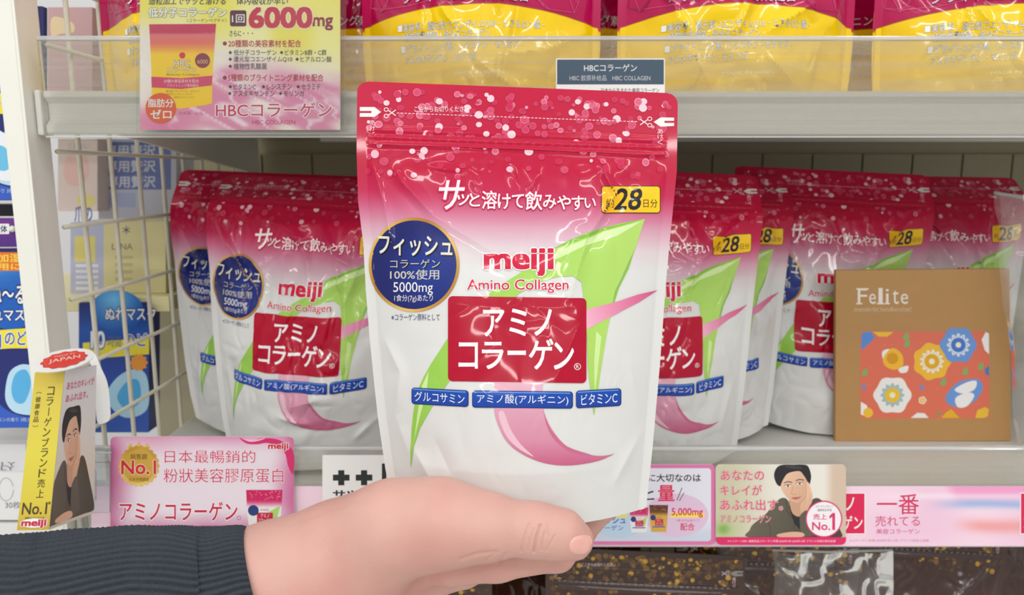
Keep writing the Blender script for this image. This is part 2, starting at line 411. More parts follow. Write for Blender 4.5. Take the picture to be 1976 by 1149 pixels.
# ================================================================== stand-up pouches
class Pouch:
    """film pouch as two height fields over an outline drawn in the pixel frame; local x right, y away, z up"""
    def __init__(s, Ltab, Rtab, top, bot, cx, cy, sc, r=22, seal=0.03, bulge=None, creases=(), seed=0, wr=0.0008, zips=(), persp=None, bend=0.0):
        s.Lt, s.Rt = np.array(Ltab, float), np.array(Rtab, float)
        s.top, s.bot = top, bot
        s.cx, s.cy, s.sc, s.r, s.seal = cx, cy, sc, r, seal
        s.bt = np.array(bulge, float); s.cr = creases; s.seed = seed; s.wr = wr; s.zips = zips; s.D = persp; s.bend = math.radians(bend)
        s.L = lambda y: np.interp(y, s.Lt[:, 0], s.Lt[:, 1]); s.R = lambda y: np.interp(y, s.Rt[:, 0], s.Rt[:, 1])
    def prof(s, x, y):
        yt = s.top(x); yb = s.bot(x); V = np.clip((y-yt)/(yb-yt), 0, 1)
        L, R = s.L(y), s.R(y); U = np.clip((x-L)/(R-L), 0, 1)
        t = np.clip((U-s.seal)/(1-2*s.seal), 0, 1)
        return U, V, (4*t*(1-t)), yt
    def front(s, x, y):
        U, V, S, yt = s.prof(x, y)
        B = np.interp(V, s.bt[:, 0], s.bt[:, 1])
        f = -B*S**0.85
        env = np.minimum(S*3.2, 1)**0.6*sm(0.13, 0.2, V)
        # slack film: broad soft dents plus finer ridges
        n1 = vnoise(x/95+s.seed*3.1, y/130, s.seed); n2 = vnoise(x/41+y/160+s.seed, y/70-x/200, s.seed+5)
        n3 = 1-np.abs(2*vnoise(x/30+0.8*n2*3, y/52+n1*2, s.seed+9)-1)
        f = f+env*s.wr*(2.2*(n1-0.5)+1.3*(n2-0.5)+0.55*(n3-0.5))
        for a, b, amp, w in s.cr:
            d, t = segd(x, y, a, b)
            f = f-env*amp*0.001*(np.exp(-(d/(w*1.25))**2)*.6+np.exp(-np.abs(d)/(w*.55))*.6)*np.sin(math.pi*np.clip(t*0.9+0.05, 0, 1))**0.6
        # puckers hanging from the zip
        z = (y-yt); pk = np.exp(-((z-s.zips[-1][0]-34)/26)**2) if s.zips else 0
        if s.zips: f = f+pk*env*0.0011*(vnoise(x/34+s.seed, z/60, s.seed+21)-0.5)*2
        for off, amp, w, dot in s.zips:
            g = np.exp(-((z-off)/w)**2)*np.minimum(S*6, 1)
            if dot: g = g*(0.72+0.28*np.cos(x/2.9))
            f = f-amp*0.001*g
        return f
    def back(s, x, y):
        U, V, S, yt = s.prof(x, y)
        return 0.0004+0.85*np.interp(V, s.bt[:, 0], s.bt[:, 1])*S**0.85
    def to3(s, x, y, f):
        k = 1+f/s.D if s.D else 1.0
        P = np.stack([(x-s.cx)*s.sc*k, f, (s.cy-y)*s.sc*k], -1)
        if s.bend:      # the empty top flops backwards
            zb = (s.cy-345)*s.sc; t = np.maximum(P[..., 2]-zb, 0); t0 = 0.02
            a = s.bend*np.minimum(t/t0, 1); tt = np.maximum(t-t0, 0); u = np.minimum(t, t0)
            P[..., 2] = np.where(t > 0, zb+u*np.sinc(s.bend*u/t0/2/math.pi)+tt*np.cos(s.bend)-f*np.sin(a)*-1*0, P[..., 2])
            P[..., 1] = np.where(t > 0, f+u*u/t0*s.bend/2*0.98+tt*np.sin(s.bend), P[..., 1])
        return P
    def map(s, x, y, off=0.0):
        e = 0.6
        P = s.to3(x, y, s.front(x, y))
        dx = s.to3(x+e, y, s.front(x+e, y))-s.to3(x-e, y, s.front(x-e, y)); dy = s.to3(x, y+e, s.front(x, y+e))-s.to3(x, y-e, s.front(x, y-e))
        n = np.cross(dx, -dy); n /= np.maximum(np.linalg.norm(n, axis=-1), 1e-12)[..., None]
        n = np.where((n[..., 1] > 0)[..., None], -n, n)
        return P+n*np.asarray(off)[..., None], n
    def grid(s, nu, nv):
        u = np.linspace(0, 1, nu); v = np.linspace(0, 1, nv)
        u = 0.5-0.5*np.cos(u*math.pi)*0.35-(0.5-u)*0.65 if True else u
        UU, VV = np.meshgrid(u, v)
        xm = s.L(s.top(0)+0*UU)*(1-UU)+s.R(s.top(0)+0*UU)*UU
        for _ in range(3):
            yt, yb = s.top(xm), s.bot(xm); y = yt+(yb-yt)*VV
            L, R = s.L(y), s.R(y)
            d = np.clip(y-yt, 0, s.r); ins = s.r-np.sqrt(np.maximum(s.r**2-(s.r-d)**2, 0))
            d2 = np.clip(yb-y, 0, 8); ins = ins+8-np.sqrt(np.maximum(64-(8-d2)**2, 0))
            xm = (L+ins)*(1-UU)+(R-ins)*UU
        return xm, y
    def body(s, name, parent, col, material, nu=110, nv=150):
        x, y = s.grid(nu, nv)
        # denser rows near the top are not needed: zip relief is 4 px wide, rows are ~5 px
        P, n = s.map(x.ravel(), y.ravel())
        xb, yb = s.grid(40, 60)
        Q = s.to3(xb.ravel(), yb.ravel(), s.back(xb.ravel(), yb.ravel()))
        def quads(a, b, o, flip):
            F_ = []
            for j in range(b-1):
                for i in range(a-1):
                    q = (o+j*a+i, o+(j+1)*a+i, o+(j+1)*a+i+1, o+j*a+i+1); F_.append(q if not flip else q[::-1])
            return F_
        Fc = quads(nu, nv, 0, False)+quads(40, 60, len(P), True)
        # bottom gusset joins the two lower edges, folded upwards
        fb = x[-1], y[-1]; k = 60; uu = np.linspace(0, 1, k); o = len(P)+len(Q)
        xx = np.interp(uu, np.linspace(0, 1, nu), x[-1]); yy = np.interp(uu, np.linspace(0, 1, nu), y[-1])
        f0 = s.front(xx, yy); f1 = s.back(xx, yy); G = []
        for j in range(5):
            t = j/4; G.append(s.to3(xx, yy-np.sin(t*math.pi)*26*np.minimum((f1-f0)/0.03, 1), f0*(1-t)+f1*t))
        Fc += quads(k, 5, o, False)
        A = np.concatenate([P, Q]+G)
        # side seams: thin closing strips
        for side in (0, -1):
            m = 60; vv = np.linspace(0, 1, m); o2 = len(A)
            xs = np.interp(vv, np.linspace(0, 1, nv), x[:, side]); ys = np.interp(vv, np.linspace(0, 1, nv), y[:, side])
            A = np.concatenate([A, s.to3(xs, ys, s.front(xs, ys)), s.to3(xs, ys, s.back(xs, ys))])
            Fc += [(o2+i, o2+i+1, o2+m+i+1, o2+m+i) for i in range(m-1)]
        cx_ = np.concatenate([x.ravel(), np.full(len(A)-len(P), x.mean())]); cy_ = s.cy-A[:, 2]/s.sc; cy_[:len(P)] = y.ravel()
        C = srgb(col(cx_, cy_))
        return link(name, mesh(name, A, Fc, material, cols=C, smooth=True), parent)
    def cloth(s, name, flat, parent, material, dz=0.00008, rel=0.0):
        v, t, c, z = flat
        P, n = s.map(v[:, 0], v[:, 1], 0.00018+rel+z*dz)
        t = t[:, ::1]
        return link(name, mesh(name, P, t, material, normals=n, cols=c), parent)

# ------------------------------------------------------------------ artwork of the collagen pouch (drawn as on the held one)
PAL_PINK = dict(top=(213, 28, 76), mid=(214, 48, 92), dot=(255, 235, 240), white=(231, 231, 228))
def yline(x): return 157+(x-700)*0.0383
def pink_body(X, Y):
    return ramp([(150, (196, 14, 62)), (330, (190, 10, 58)), (372, (192, 38, 80)), (405, (202, 98, 132)), (440, (212, 158, 178)), (480, (218, 203, 208)), (520, (219, 219, 217)), (1200, (220, 221, 218))])(X, Y-(X-1000)*0.02)
def brown_body(X, Y):
    return ramp([(150, (56, 30, 22)), (330, (66, 36, 26)), (560, (74, 42, 26)), (760, (190, 146, 50)), (1200, (206, 160, 60))])(X, Y)
def dots_art(seed, base, dot, n=170, small=1.0):
    r = random.Random(seed); a = Art()
    for k in range(n):
        x = r.uniform(706, 1292)
        e = r.random()**1.35*(165 if x < 900 else 150)
        y = yline(x)+17+e
        if r.random() < e/330: continue
        R = r.choice([3.5, 4.5, 5.5, 6, 6.5, 7.5, 8])*small
        al = r.choice([0.18, 0.25, 0.3, 0.42, 0.6, 0.85]) if e < 120 else r.choice([0.12, 0.2, 0.3, 0.75])
        c = np.array(base)*(1-al)+np.array(dot)*al
        P = elpts(x, y, R*r.uniform(.9, 1.1), R*r.uniform(.85, 1.05), 16, r.random()); 
        z = 1+r.random()*0.9
        c2 = np.array(base)*(1-al*0.62)+np.array(dot)*al*0.62
        if al < 0.7 and R > 4: a.poly(P, c, z); a.poly((P-[x, y])*0.8+[x, y], c2, z+0.05)
        else: a.poly(P, c, z)
    return a
def tear_art(side, col=(236, 236, 234), hot=(190, 30, 66)):
    a = Art()
    if side == 'l':
        a.poly([(694.5, 207), (723, 207), (735.4, 216.6), (723, 226), (694.5, 226)], col, 2); a.rr(694.5, 214.6, 717, 218.6, hot, z=2.5)
        for i, ch in enumerate('あけくち'): a.text(ch, 714.5, 232+i*11.4, 724, 242+i*11.4, (255, 220, 228), 2)
    else:
        a.poly([(1300.5, 227.5), (1274.5, 227), (1261, 236), (1274.5, 245), (1300.5, 243.5)], col, 2); a.rr(1282, 233.6, 1300.5, 237.6, hot, z=2.5)
        for i, ch in enumerate('あけくち'): a.text(ch, 1268.5, 249+i*10.4, 1279, 258.5+i*10.4, (255, 220, 228), 2)
    return a
def cut_art(col=(246, 214, 222)):
    a = Art()
    y0 = lambda x: 218.5+(x-765)*0.0365
    x = 766
    while x < 1232: a.rr(x, y0(x)-0.7, x+4.6, y0(x)+0.7, col, z=2); x += 7.4
    for cx, d in ((755, 1), (1244, -1)):
        cy = y0(cx)
        a.line([(cx-6*d, cy-5), (cx+9*d, cy+5.5)], 1.8, (250, 230, 235), 2.2); a.line([(cx-6*d, cy+5), (cx+9*d, cy-5.5)], 1.8, (250, 230, 235), 2.2)
        for sy in (-1, 1):
            P = elpts(cx-9.5*d, cy+sy*6.2, 4, 3.4, 16); a.line(np.concatenate([P, P[:1]]), 1.4, (250, 230, 235), 2.2)
    a.text('ここからお切りください', 800, 206, 905, 216.5, (255, 238, 242), 2.4)
    return a
def big_art():
    A = {}
    g = Art()      # green leaf
    lg, dg = (196, 224, 132), (146, 200, 74)
    def leafcol(X, Y):
        t = np.clip((X-793)/(1244-793), 0, 1); base = lerp3((150, 202, 80), (178, 216, 108), t)
        k = sm(0, 1, np.clip((Y-700)/120, 0, 1))*0.9*(X > 1090)
        return lerp3(base, (152, 206, 78), k)
    g.poly([(1244, 422.5), (1200, 431), (1158, 442), (1128, 452), (1100, 463.5), (1066, 481), (1030, 506), (1004, 527), (975, 545), (951, 561), (920, 592), (895, 618), (863.7, 654), (832, 703), (818, 728), (807, 752), (799, 790), (795, 826), (792.5, 870), (793, 903), (799, 862), (811, 826), (832, 789), (846, 766), (866, 738), (900, 690), (950, 622), (1000, 568), (1040, 545), (1075, 535), (1105, 533), (1122, 545), (1128, 590), (1132, 650), (1134.5, 715), (1139, 750), (1146, 803), (1152, 764), (1159, 715), (1165, 678), (1171, 642), (1187, 560), (1196, 542), (1208, 516), (1226.6, 477)], leafcol, 1)
    g.poly([(1238, 427), (1170, 446), (1100, 474), (1050, 505), (1075, 500), (1130, 474), (1190, 456)], (212, 236, 170), 1.4)
    g.poly([(1066, 481), (1100, 463.5), (1158, 442), (1244, 422.5), (1160, 447), (1104, 469)], (128, 190, 56), 1.7)
    g.poly([(828, 716), (815, 745), (806, 800), (800, 850), (812, 800), (824, 755)], (206, 232, 158), 1.4)
    g.poly([(1150, 640), (1146, 700), (1147, 760), (1153, 715), (1160, 650)], (206, 232, 158), 1.4)
    g.poly([(1226, 477), (1200, 536), (1187, 562), (1171, 642), (1180, 600), (1194, 556), (1212, 520)], (132, 192, 60), 1.6)
    A['leaf_print'] = g
    p = Art()      # pink ribbon
    pc = ramp([(560, (206, 120, 152)), (640, (220, 158, 180)), (739, (224, 176, 192)), (850, (212, 142, 168)), (900, (196, 96, 132))])
    p.poly([(1269, 560), (1230, 569), (1192, 582), (1134, 597), (1120, 606), (1120, 642), (1132, 636), (1158, 622), (1184, 609), (1208, 596), (1232, 584)], grad((238, 176, 200), (208, 84, 130), (1130, 620), (1269, 560)), 2)
    p.poly(np.concatenate([[(955, 735)], spline([(955, 739), (953, 770), (956, 805), (971, 842), (988, 863), (1012, 879), (1040, 891), (1069, 897.5), (1100, 898.5), (1130, 895), (1160, 888), (1186, 876)], 4, False),
            spline([(1186, 876), (1165, 880), (1142.6, 879), (1118, 872), (1094, 862), (1075, 843), (1061, 822), (1051, 800), (1046, 778), (1046, 755), (1049, 735)], 4, False)]), pc, 1.2)
    p.poly(spline([(962, 800), (975, 838), (998, 864), (1030, 882), (1005, 858), (985, 828), (972, 795)], 4), (230, 190, 204), 1.5)
    p.poly(spline([(1046, 778), (1052, 805), (1066, 833), (1094, 862), (1142, 879), (1110, 876), (1078, 858), (1056, 826)], 4), (202, 108, 142), 1.5)
    A['ribbon_print'] = p
    b = Art()      # round blue badge
    cx, cy = 799.3, 511.5
    b.el(cx, cy, 87.5, lambda X, Y: lerp3((176, 122, 44), (226, 186, 96), 0.5+0.5*np.sin((X-cx)/26+(Y-cy)/38)), 91, z=3, n=56)
    b.tri(np.concatenate([[(cx, cy)], elpts(cx, cy, 82, 85.5, 64)]), [(0, k+1, (k+1) % 64+1) for k in range(64)], lambda X, Y: lerp3((30, 58, 146), (27, 34, 104), np.clip(np.hypot((X-cx-25)/80, (Y-cy-10)/85), 0, 1)**1.2), 3.4)
    b.text('フィッシュ', 733, 458, 875, 496, (12, 14, 30), 3.8, bold=0.035, shear=0.0, dy=5)
    b.text('フィッシュ', 731, 456, 873, 494, (226, 222, 210), 4.4, bold=0.02, dy=5)
    b.text('コラーゲン', 755.5, 502.5, 851, 519.5, (10, 14, 36), 3.8, bold=0.015); b.text('コラーゲン', 754, 501, 849.5, 518, (206, 200, 186), 4.3)
    b.text('100%使用', 754, 521, 848, 540, (208, 202, 188), 4.2, bold=0.008)
    b.text('5000mg', 760, 545, 836, 570, (238, 236, 230), 4.2, bold=0.0)
    b.text('1食分(7g)あたり', 762, 569, 836, 584, (226, 224, 220), 4.2)
    b.text('※コラーゲン原料として', 756, 606, 849, 619, (60, 70, 120), 2)
    A['round_badge'] = b
    t = Art()      # tagline
    R = (205, 22, 74)
    for ch, x0, y0, x1, y1, sh in [('サ', 846, 349, 894, 405, .18), ('ッ', 882, 376, 905, 397, .1), ('と', 906, 374, 926, 399, 0), ('溶', 930, 369, 959, 404, 0), ('け', 961, 375, 985, 404, 0), ('て', 988, 376, 1011, 402, 0),
                           ('飲', 1014, 370, 1046, 406, 0), ('み', 1048, 377, 1073, 403, 0), ('や', 1075, 378, 1101, 405, 0), ('す', 1103, 379, 1126, 406, 0), ('い', 1128, 383, 1149, 402, 0)]:
        t.text(ch, x0, y0, x1, y1, (250, 244, 245), 3, bold=0.012, shear=sh, out=R, ow=0.05, outz=0.6+0.01*len(t.items))
    A['tagline_lettering'] = t
    d = Art()      # yellow day sticker
    d.rr(1160, 359, 1274, 412, (70, 44, 24), 6, 2); d.rr(1161.5, 360.5, 1272.5, 410.5, grad((240, 176, 20), (255, 210, 40), (1160, 412), (1274, 360)), 5, 2.4)
    d.text('約', 1169.5, 384, 1184, 401, (40, 28, 20), 3)
    d.text('28', 1188, 365, 1237, 405, (24, 26, 34), 3.2, bold=0.022, shear=0.18)
    d.text('日分', 1241, 385, 1268, 401, (40, 28, 20), 3)
    A['day_sticker'] = d
    l = Art()      # brand lettering
    l.text('meiji', 936, 481.5, 1066, 532, (206, 16, 62), 3, bold=0.045, out=(240, 240, 238), ow=0.03)
    l.text('Amino Collagen', 902, 540, 1097, 566, (206, 24, 68), 3, bold=0.012, out=(238, 238, 236), ow=0.05)
    A['brand_lettering'] = l
    q = Art()      # red panel
    q.rr(865, 574, 1131, 738, (178, 2, 44), 9, 3, dy=4)
    wht = (244, 242, 242)
    q.text('アミノ', 933, 597, 1064, 649, wht, 4, bold=0.018)
    for ch, x0, y0, x1, y1 in [('コ', 886, 662, 922, 711), ('ラ', 931, 661, 971, 712), ('ー', 980, 678, 1014, 685), ('ゲ', 1021, 655, 1067, 713), ('ン', 1069, 662, 1106, 713)]:
        q.text(ch, x0, y0, x1, y1, wht, 4, bold=0.018)
    P = elpts(1113.5, 708, 6, 6, 20); q.line(np.concatenate([P, P[:1]]), 1.1, wht, 4); q.text('R', 1110.8, 704.5, 1116.6, 711.5, wht, 4)
    A['red_panel'] = q
    for nm, x0, y0, x1, y1, dy, s, tx0, tx1 in [('a', 795, 751, 904.6, 783, 6, 'グルコサミン', 801, 897), ('b', 911.5, 755, 1105, 788, 2, 'アミノ酸(アルギニン)', 921, 1096), ('c', 1111, 752, 1198, 786, -5, 'ビタミンC', 1121, 1190)]:
        w = Art(); w.rr(x0, y0, x1, y1, (22, 48, 118), 6, 3, dy); w.rr(x0+1.2, y0+1.2, x1-2, y1-2, grad((26, 80, 178), (30, 66, 160), (x0, y0), (x0, y1)), 5, 3.3, dy)
        w.rr(x0+3, y0+2.2, x1-5, y0+4.2, (110, 150, 214), 1, 3.6, dy)
        w.text(s, tx0, y0+7, tx1, y1-6, (240, 242, 246), 4, dy=dy)
        A['ingredient_label_'+nm] = w
    return A
BIG = {k: v.flat(4.5) for k, v in big_art().items()}
PINK_DOTS = dots_art(3, (195, 14, 61), (255, 238, 242), 330).flat(6)
GOLD_DOTS = dots_art(5, (62, 34, 24), (226, 176, 40), 420, 1.1).flat(6)
TEAR = {s: tear_art(s).flat(6) for s in 'lr'}; TEAR_D = {s: tear_art(s, (150, 146, 140), (70, 50, 44)).flat(6) for s in 'lr'}
CUT = cut_art().flat(6); CUT_D = cut_art((150, 120, 100)).flat(6)
def zip_art(c):
    a = Art(); X = np.linspace(712, 1288, 60)
    V = np.concatenate([np.stack([X, yline(X)+100], 1), np.stack([X, yline(X)+121], 1)]); m = 60
    a.tri(V, [(i, i+1, m+i+1) for i in range(m-1)]+[(i, m+i+1, m+i) for i in range(m-1)], c, 0.6); return a.flat(5)
ZIP_P = zip_art((192, 16, 60)); ZIP_D = zip_art((60, 33, 26))

HL = [(150, 689), (178, 689), (293, 688), (389, 691), (470, 701), (561, 706), (650, 713), (740, 722), (805, 729), (908, 744), (960, 756), (1040, 772)]
HR = [(150, 1309), (197, 1308), (331, 1306), (400, 1299), (480, 1291), (560, 1284), (703, 1273.5), (867, 1259), (969, 1248), (1040, 1240)]
def collagen_pouch(name, kind, seed, creases, label, group, wr=0.0010, prints=True, bulge=None, persp=0.38, bend=0.0, nu=150, nv=200):
    root = thing(name, label, 'pouch', (0, 0, 0), group)
    bul = bulge or [(0, 0), (0.11, 0.0002), (0.17, 0.003), (0.3, 0.010), (0.5, 0.019), (0.7, 0.025), (0.88, 0.027), (1.0, 0.024)]
    P = Pouch(HL, HR, yline, lambda x: 1018-34*np.clip(np.abs(x-1000)/235, 0, 1)**2.2, 1000 if persp is None else CX, 1018 if persp is None else CY, 0.38/F, 22, 0.032, bul, creases, seed, wr,
              zips=((92, 0.7, 5, 0), (107, 0.9, 3.6, 1), (121, 0.6, 4, 0)), persp=0.38, bend=bend)
    if persp is None: P.cx, P.cy = 1000, 1018
    dark = kind == 'brown'; m = FILM_DARK if dark else FILM
    P.body('film_body', root, brown_body if dark else pink_body, m, nu, nv)
    P.cloth('zip_closure', ZIP_D if dark else ZIP_P, root, m, rel=0.00025)
    P.cloth('bokeh_print', GOLD_DOTS if dark else PINK_DOTS, root, m)['kind'] = 'stuff'
    P.cloth('cut_line_print', CUT_D if dark else CUT, root, m)
    for s_ in 'lr': P.cloth('tear_mark', (TEAR_D if dark else TEAR)[s_], root, m)
    if prints and not dark:
        for k, f in BIG.items(): P.cloth('ingredient_label' if k.startswith('ingr') else k, f, root, m)
    return root
HELD_CR = [((1157, 312), (1192, 385), 1.6, 7), ((1190, 372), (1140, 450), 1.8, 9), ((1140, 440), (1098, 575), 1.8, 13), ((1175, 400), (1120, 520), -1.2, 16), ((720, 322), (742, 395), 1.5, 6), ((742, 395), (756, 470), 1.2, 6),
           ((778, 352), (835, 415), 1.4, 7), ((765, 330), (780, 360), 1.2, 6), ((835, 415), (960, 490), 0.9, 12), ((1040, 330), (1020, 370), 1.3, 10), ((985, 325), (1000, 365), -1.2, 10), ((905, 330), (925, 370), 1.0, 8),
           ((742, 655), (772, 720), 2.6, 11), ((772, 720), (762, 800), 2.4, 11), ((762, 800), (790, 880), 1.6, 12), ((800, 870), (835, 935), 1.8, 13), ((840, 850), (870, 915), -1.4, 16), ((1236, 838), (1185, 935), 1.8, 9), ((1185, 850), (1228, 920), 1.0, 12),
           ((1215, 700), (1236, 800), 1.0, 10), ((900, 330), (830, 322), 1.0, 5), ((1120, 620), (1060, 760), 0.7, 20), ((940, 760), (960, 880), 0.7, 22), ((880, 790), (900, 890), -0.6, 18)]
SH1 = [((720, 330), (800, 440), 2.6, 8), ((800, 440), (860, 500), 2.2, 8), ((880, 320), (915, 340), 1.8, 6), ((905, 325), (1000, 372), 2.0, 10), ((960, 340), (1010, 430), 2.4, 9), ((1010, 400), (1020, 470), 2.2, 9), ((1040, 330), (1100, 410), 2.6, 9),
       ((1100, 410), (1160, 440), 2.4, 9), ((1095, 410), (1135, 540), 2.6, 9), ((1170, 430), (1135, 540), 2.4, 9), ((1135, 540), (1150, 640), 2.0, 9), ((860, 500), (900, 580), 1.6, 9), ((1000, 830), (1090, 800), 2.2, 18), ((960, 860), (1050, 880), 2.4, 10), ((1170, 930), (1236, 860), 2.6, 9), ((760, 700), (790, 860), 1.6, 12)]
SH2 = [((1160, 320), (1240, 300), 1.8, 6), ((1230, 330), (1130, 420), 2.6, 9), ((1130, 420), (1080, 530), 2.0, 10), ((1100, 325), (1110, 365), 2.0, 8), ((980, 330), (1010, 400), 2.0, 9), ((820, 340), (850, 430), 2.0, 9), ((1235, 760), (1190, 900), 1.6, 12), ((760, 690), (790, 850), 1.8, 12), ((1180, 620), (1230, 760), 1.2, 12)]
SH3 = [((700, 330), (790, 470), 2.0, 9), ((1240, 330), (1100, 440), 2.4, 9), ((1100, 440), (960, 470), 2.2, 10), ((860, 400), (960, 470), 2.2, 10), ((1200, 600), (1170, 760), 2.6, 14), ((1170, 760), (1230, 850), 2.6, 14), ((800, 700), (780, 880), 1.6, 12)]

# held pouch: its sheet stands square to the camera
held = collagen_pouch('collagen_pouch', 'pink', 1, HELD_CR, 'large pink and white collagen powder pouch held up in the hand at the front', 'pink and white collagen pouches', 0.00042, nu=230, nv=300)
held.rotation_euler = (-TH, 0, 0); held.location = Vector(cpt(CX, CY, 0.38))
v1 = collagen_pouch('collagen_pouch', 'pink', 4, SH1, 'x', 'pink and white collagen pouches', 0.0022, persp=None, bend=46)
v2 = collagen_pouch('collagen_pouch', 'pink', 8, SH2, 'x', 'pink and white collagen pouches', 0.0016, persp=None, bend=30)
v3 = collagen_pouch('collagen_pouch', 'pink', 13, SH3, 'x', 'pink and white collagen pouches', 0.0024, persp=None, bend=36)
def dup(root):
    r = root.copy(); COL.objects.link(r)
    for ch in list(root.children):
        c = ch.copy(); COL.objects.link(c); c.parent = r
    return r
USED = set()
def stand(proto, x, y, z, lean, yaw, label, roll=0.0):
    if proto.name in USED: o = dup(proto)
    else: o = proto; USED.add(proto.name)
    o.location = (x, y, z+0.024*math.sin(math.radians(lean))); o.rotation_euler = (math.radians(-lean), math.radians(roll), math.radians(yaw)); o['label'] = label
    return o
def px_x(px, Y, py=600): return float(at(px, py, Y)[0])
stand(v1, px_x(568, .53), 0.54, DECK_Z, 6, -8, 'pink and white pouch above the pink card, with bright creases over its tagline', 1.0)
stand(v3, -0.2025, 0.608, DECK_Z, 5, -2, 'shaded pink and white pouch beside the wire panel, half hidden by the next pouch', 0.5)
stand(v2, px_x(1270, .52), 0.532, DECK_Z, 6, 2, 'pink and white pouch just right of the held pouch, crease across its yellow sticker', 0.6)
stand(v3, px_x(1350, .58), 0.592, DECK_Z, 5, 3, 'pink and white pouch squeezed behind the one right of the held pouch', 0.6)
stand(v2, px_x(1622, .60), 0.622, DECK_Z, 2, -2, 'dim pink and white pouch standing behind the tan envelope', 1.0)
stand(v1, px_x(1852, .62), 0.648, DECK_Z, 2, 4, 'dim pink and white pouch at the far right behind the clear bag', -0.6)

# ---- brown and gold pouches on the lowest shelf (only their tops show)
br = collagen_pouch('premium_pouch', 'brown', 21, SH1, 'x', 'brown and gold pouches on the lowest shelf', 0.0022, persp=None)
br2 = collagen_pouch('premium_pouch', 'brown', 27, SH3, 'x', 'brown and gold pouches on the lowest shelf', 0.0024, persp=None)
BZ = ZC-0.2745-0.2195+0.0025
LOWDECK = LOW_Z
stand(br, px_x(750, .545, 1110), 0.56, LOW_Z, 4, 2, 'brown and gold pouch under the hand, left of the other brown pouches')
stand(br2, px_x(1257, .545, 1110), 0.555, LOW_Z, 4, -1, 'brown and gold pouch below the pink-edged card, tear mark at its right corner')
stand(br, px_x(1505, .575, 1110), 0.592, LOW_Z, 3, 2, 'brown and gold pouch inside a crinkled clear wrapper below the portrait card')
stand(br2, px_x(1792, .60, 1110), 0.617, LOW_Z, 3, -4, 'brown and gold pouch at the right end of the front row on the lowest shelf')
stand(br, px_x(2010, .64, 1110), 0.675, LOW_Z, 3, 0, 'brown and gold pouch at the right edge, behind the front row of the lowest shelf')
stand(br2, px_x(1080, .64, 1110), 0.66, LOW_Z, 3, 1, 'brown and gold pouch in the row behind, under the fingertips')

# ---- yellow and magenta pouches on the upper shelf
def yb(x): return 20+((x-927)/232)**2*30
def yellow_art():
    A = {}
    y = Art(); X = np.linspace(700, 1154, 60); V = np.concatenate([np.stack([X, yb(X)], 1), np.stack([X, 186+0*X], 1)])
    y.tri(V, [(i, i+1, 61+i) for i in range(59)]+[(i, 61+i, 60+i) for i in range(59)], ramp([(20, (248, 210, 0)), (190, (240, 196, 0))]), 1)
    V = np.concatenate([np.stack([X, yb(X)-1.6], 1), np.stack([X, yb(X)], 1)])
    y.tri(V, [(i, i+1, 61+i) for i in range(59)]+[(i, 61+i, 60+i) for i in range(59)], (150, 96, 20), 1.3)
    A['yellow_panel'] = y
    t = Art(); w = (246, 246, 240); k = (96, 92, 70)
    t.text('■美容系：還元型コエンザイムQ10・ヒアルロン酸・', 772, 49, 1046, 65, w, 3, out=k, ow=0.03, dy=-5)
    t.text('植物性乳酸菌・低分子コラーゲン', 784, 67, 946, 82, w, 3, out=k, ow=0.03, dy=-3)
    t.text('■ブライトニング系：L-シスチン・セラミド・', 778, 88, 1006, 103, w, 3, out=k, ow=0.03, dy=-4)
    t.text('アスタキサンチン・モリンガ', 785, 109, 921, 123, w, 3, out=k, ow=0.03, dy=-2)
    t.text('MADE IN JAPAN', 882, 142, 970, 150, (252, 246, 200), 3)
    A['panel_lettering'] = t
    u = Art(); u.text('ブライトニング素材配合', 782, -8, 1018, 13, (232, 226, 228), 3, bold=0.012, out=(140, 14, 66), ow=0.03)
    A['tagline_lettering'] = u
    r = random.Random(5)
    for sgn in (-1, 1):
        f = Art(); A['facet_line_print'+' '*(sgn+1)] = f
        P = [(927+sgn*r.uniform(95, 215), r.uniform(-120, 30)) for _ in range(16)]
        P = [(x, min(y_, yb(x)-5)) for x, y_ in P]
        for i in range(16):
            for j in sorted(range(16), key=lambda j: (P[i][0]-P[j][0])**2+(P[i][1]-P[j][1])**2)[1:4]:
                f.line([P[i], P[j]], 1.0, (216, 92, 146), 1.5)
    return A
YEL = {k: v.flat(7) for k, v in yellow_art().items()}
def yellow_pouch(seed, cr, label, material=FILM_GLOSS):
    root = thing('beauty_pouch', label, 'pouch', (0, 0, 0), 'yellow and magenta pouches on the upper shelf')
    P = Pouch([(-480, 694), (90, 695), (150, 699), (190, 706)], [(-480, 1160), (90, 1159), (150, 1156), (190, 1149)], lambda x: -450+0*np.asarray(x, float), lambda x: 186-14*np.clip(np.abs(x-927)/225, 0, 1)**2, 927, 186, 0.505/F, 22, 0.035,
              [(0, 0), (0.1, 0.0002), (0.2, 0.004), (0.45, 0.016), (0.7, 0.025), (0.9, 0.030), (1, 0.029)], cr, seed, 0.0026, zips=((80, 0.7, 5, 0), (100, 0.9, 4, 1)))
    P.body('film_body', root, lambda X, Y: np.where((Y > yb(X)+4)[..., None], np.array([240., 198, 0]), np.array([184., 8, 82])), material, 130, 200)
    for k, f in YEL.items(): P.cloth(k.strip(), f, root, material, rel=0.0003)
    return root
YC1 = [((840, -60), (852, 20), 2.4, 9), ((852, 20), (880, 60), 2.4, 9), ((955, -40), (962, 30), 2.2, 8), ((830, 40), (812, 90), 2.0, 12), ((1130, 60), (1050, 100), 2.4, 16), ((1050, 100), (970, 110), 2.0, 16), ((930, 130), (1000, 180), 2.0, 14), ((1125, 40), (1145, 120), 1.8, 10)]
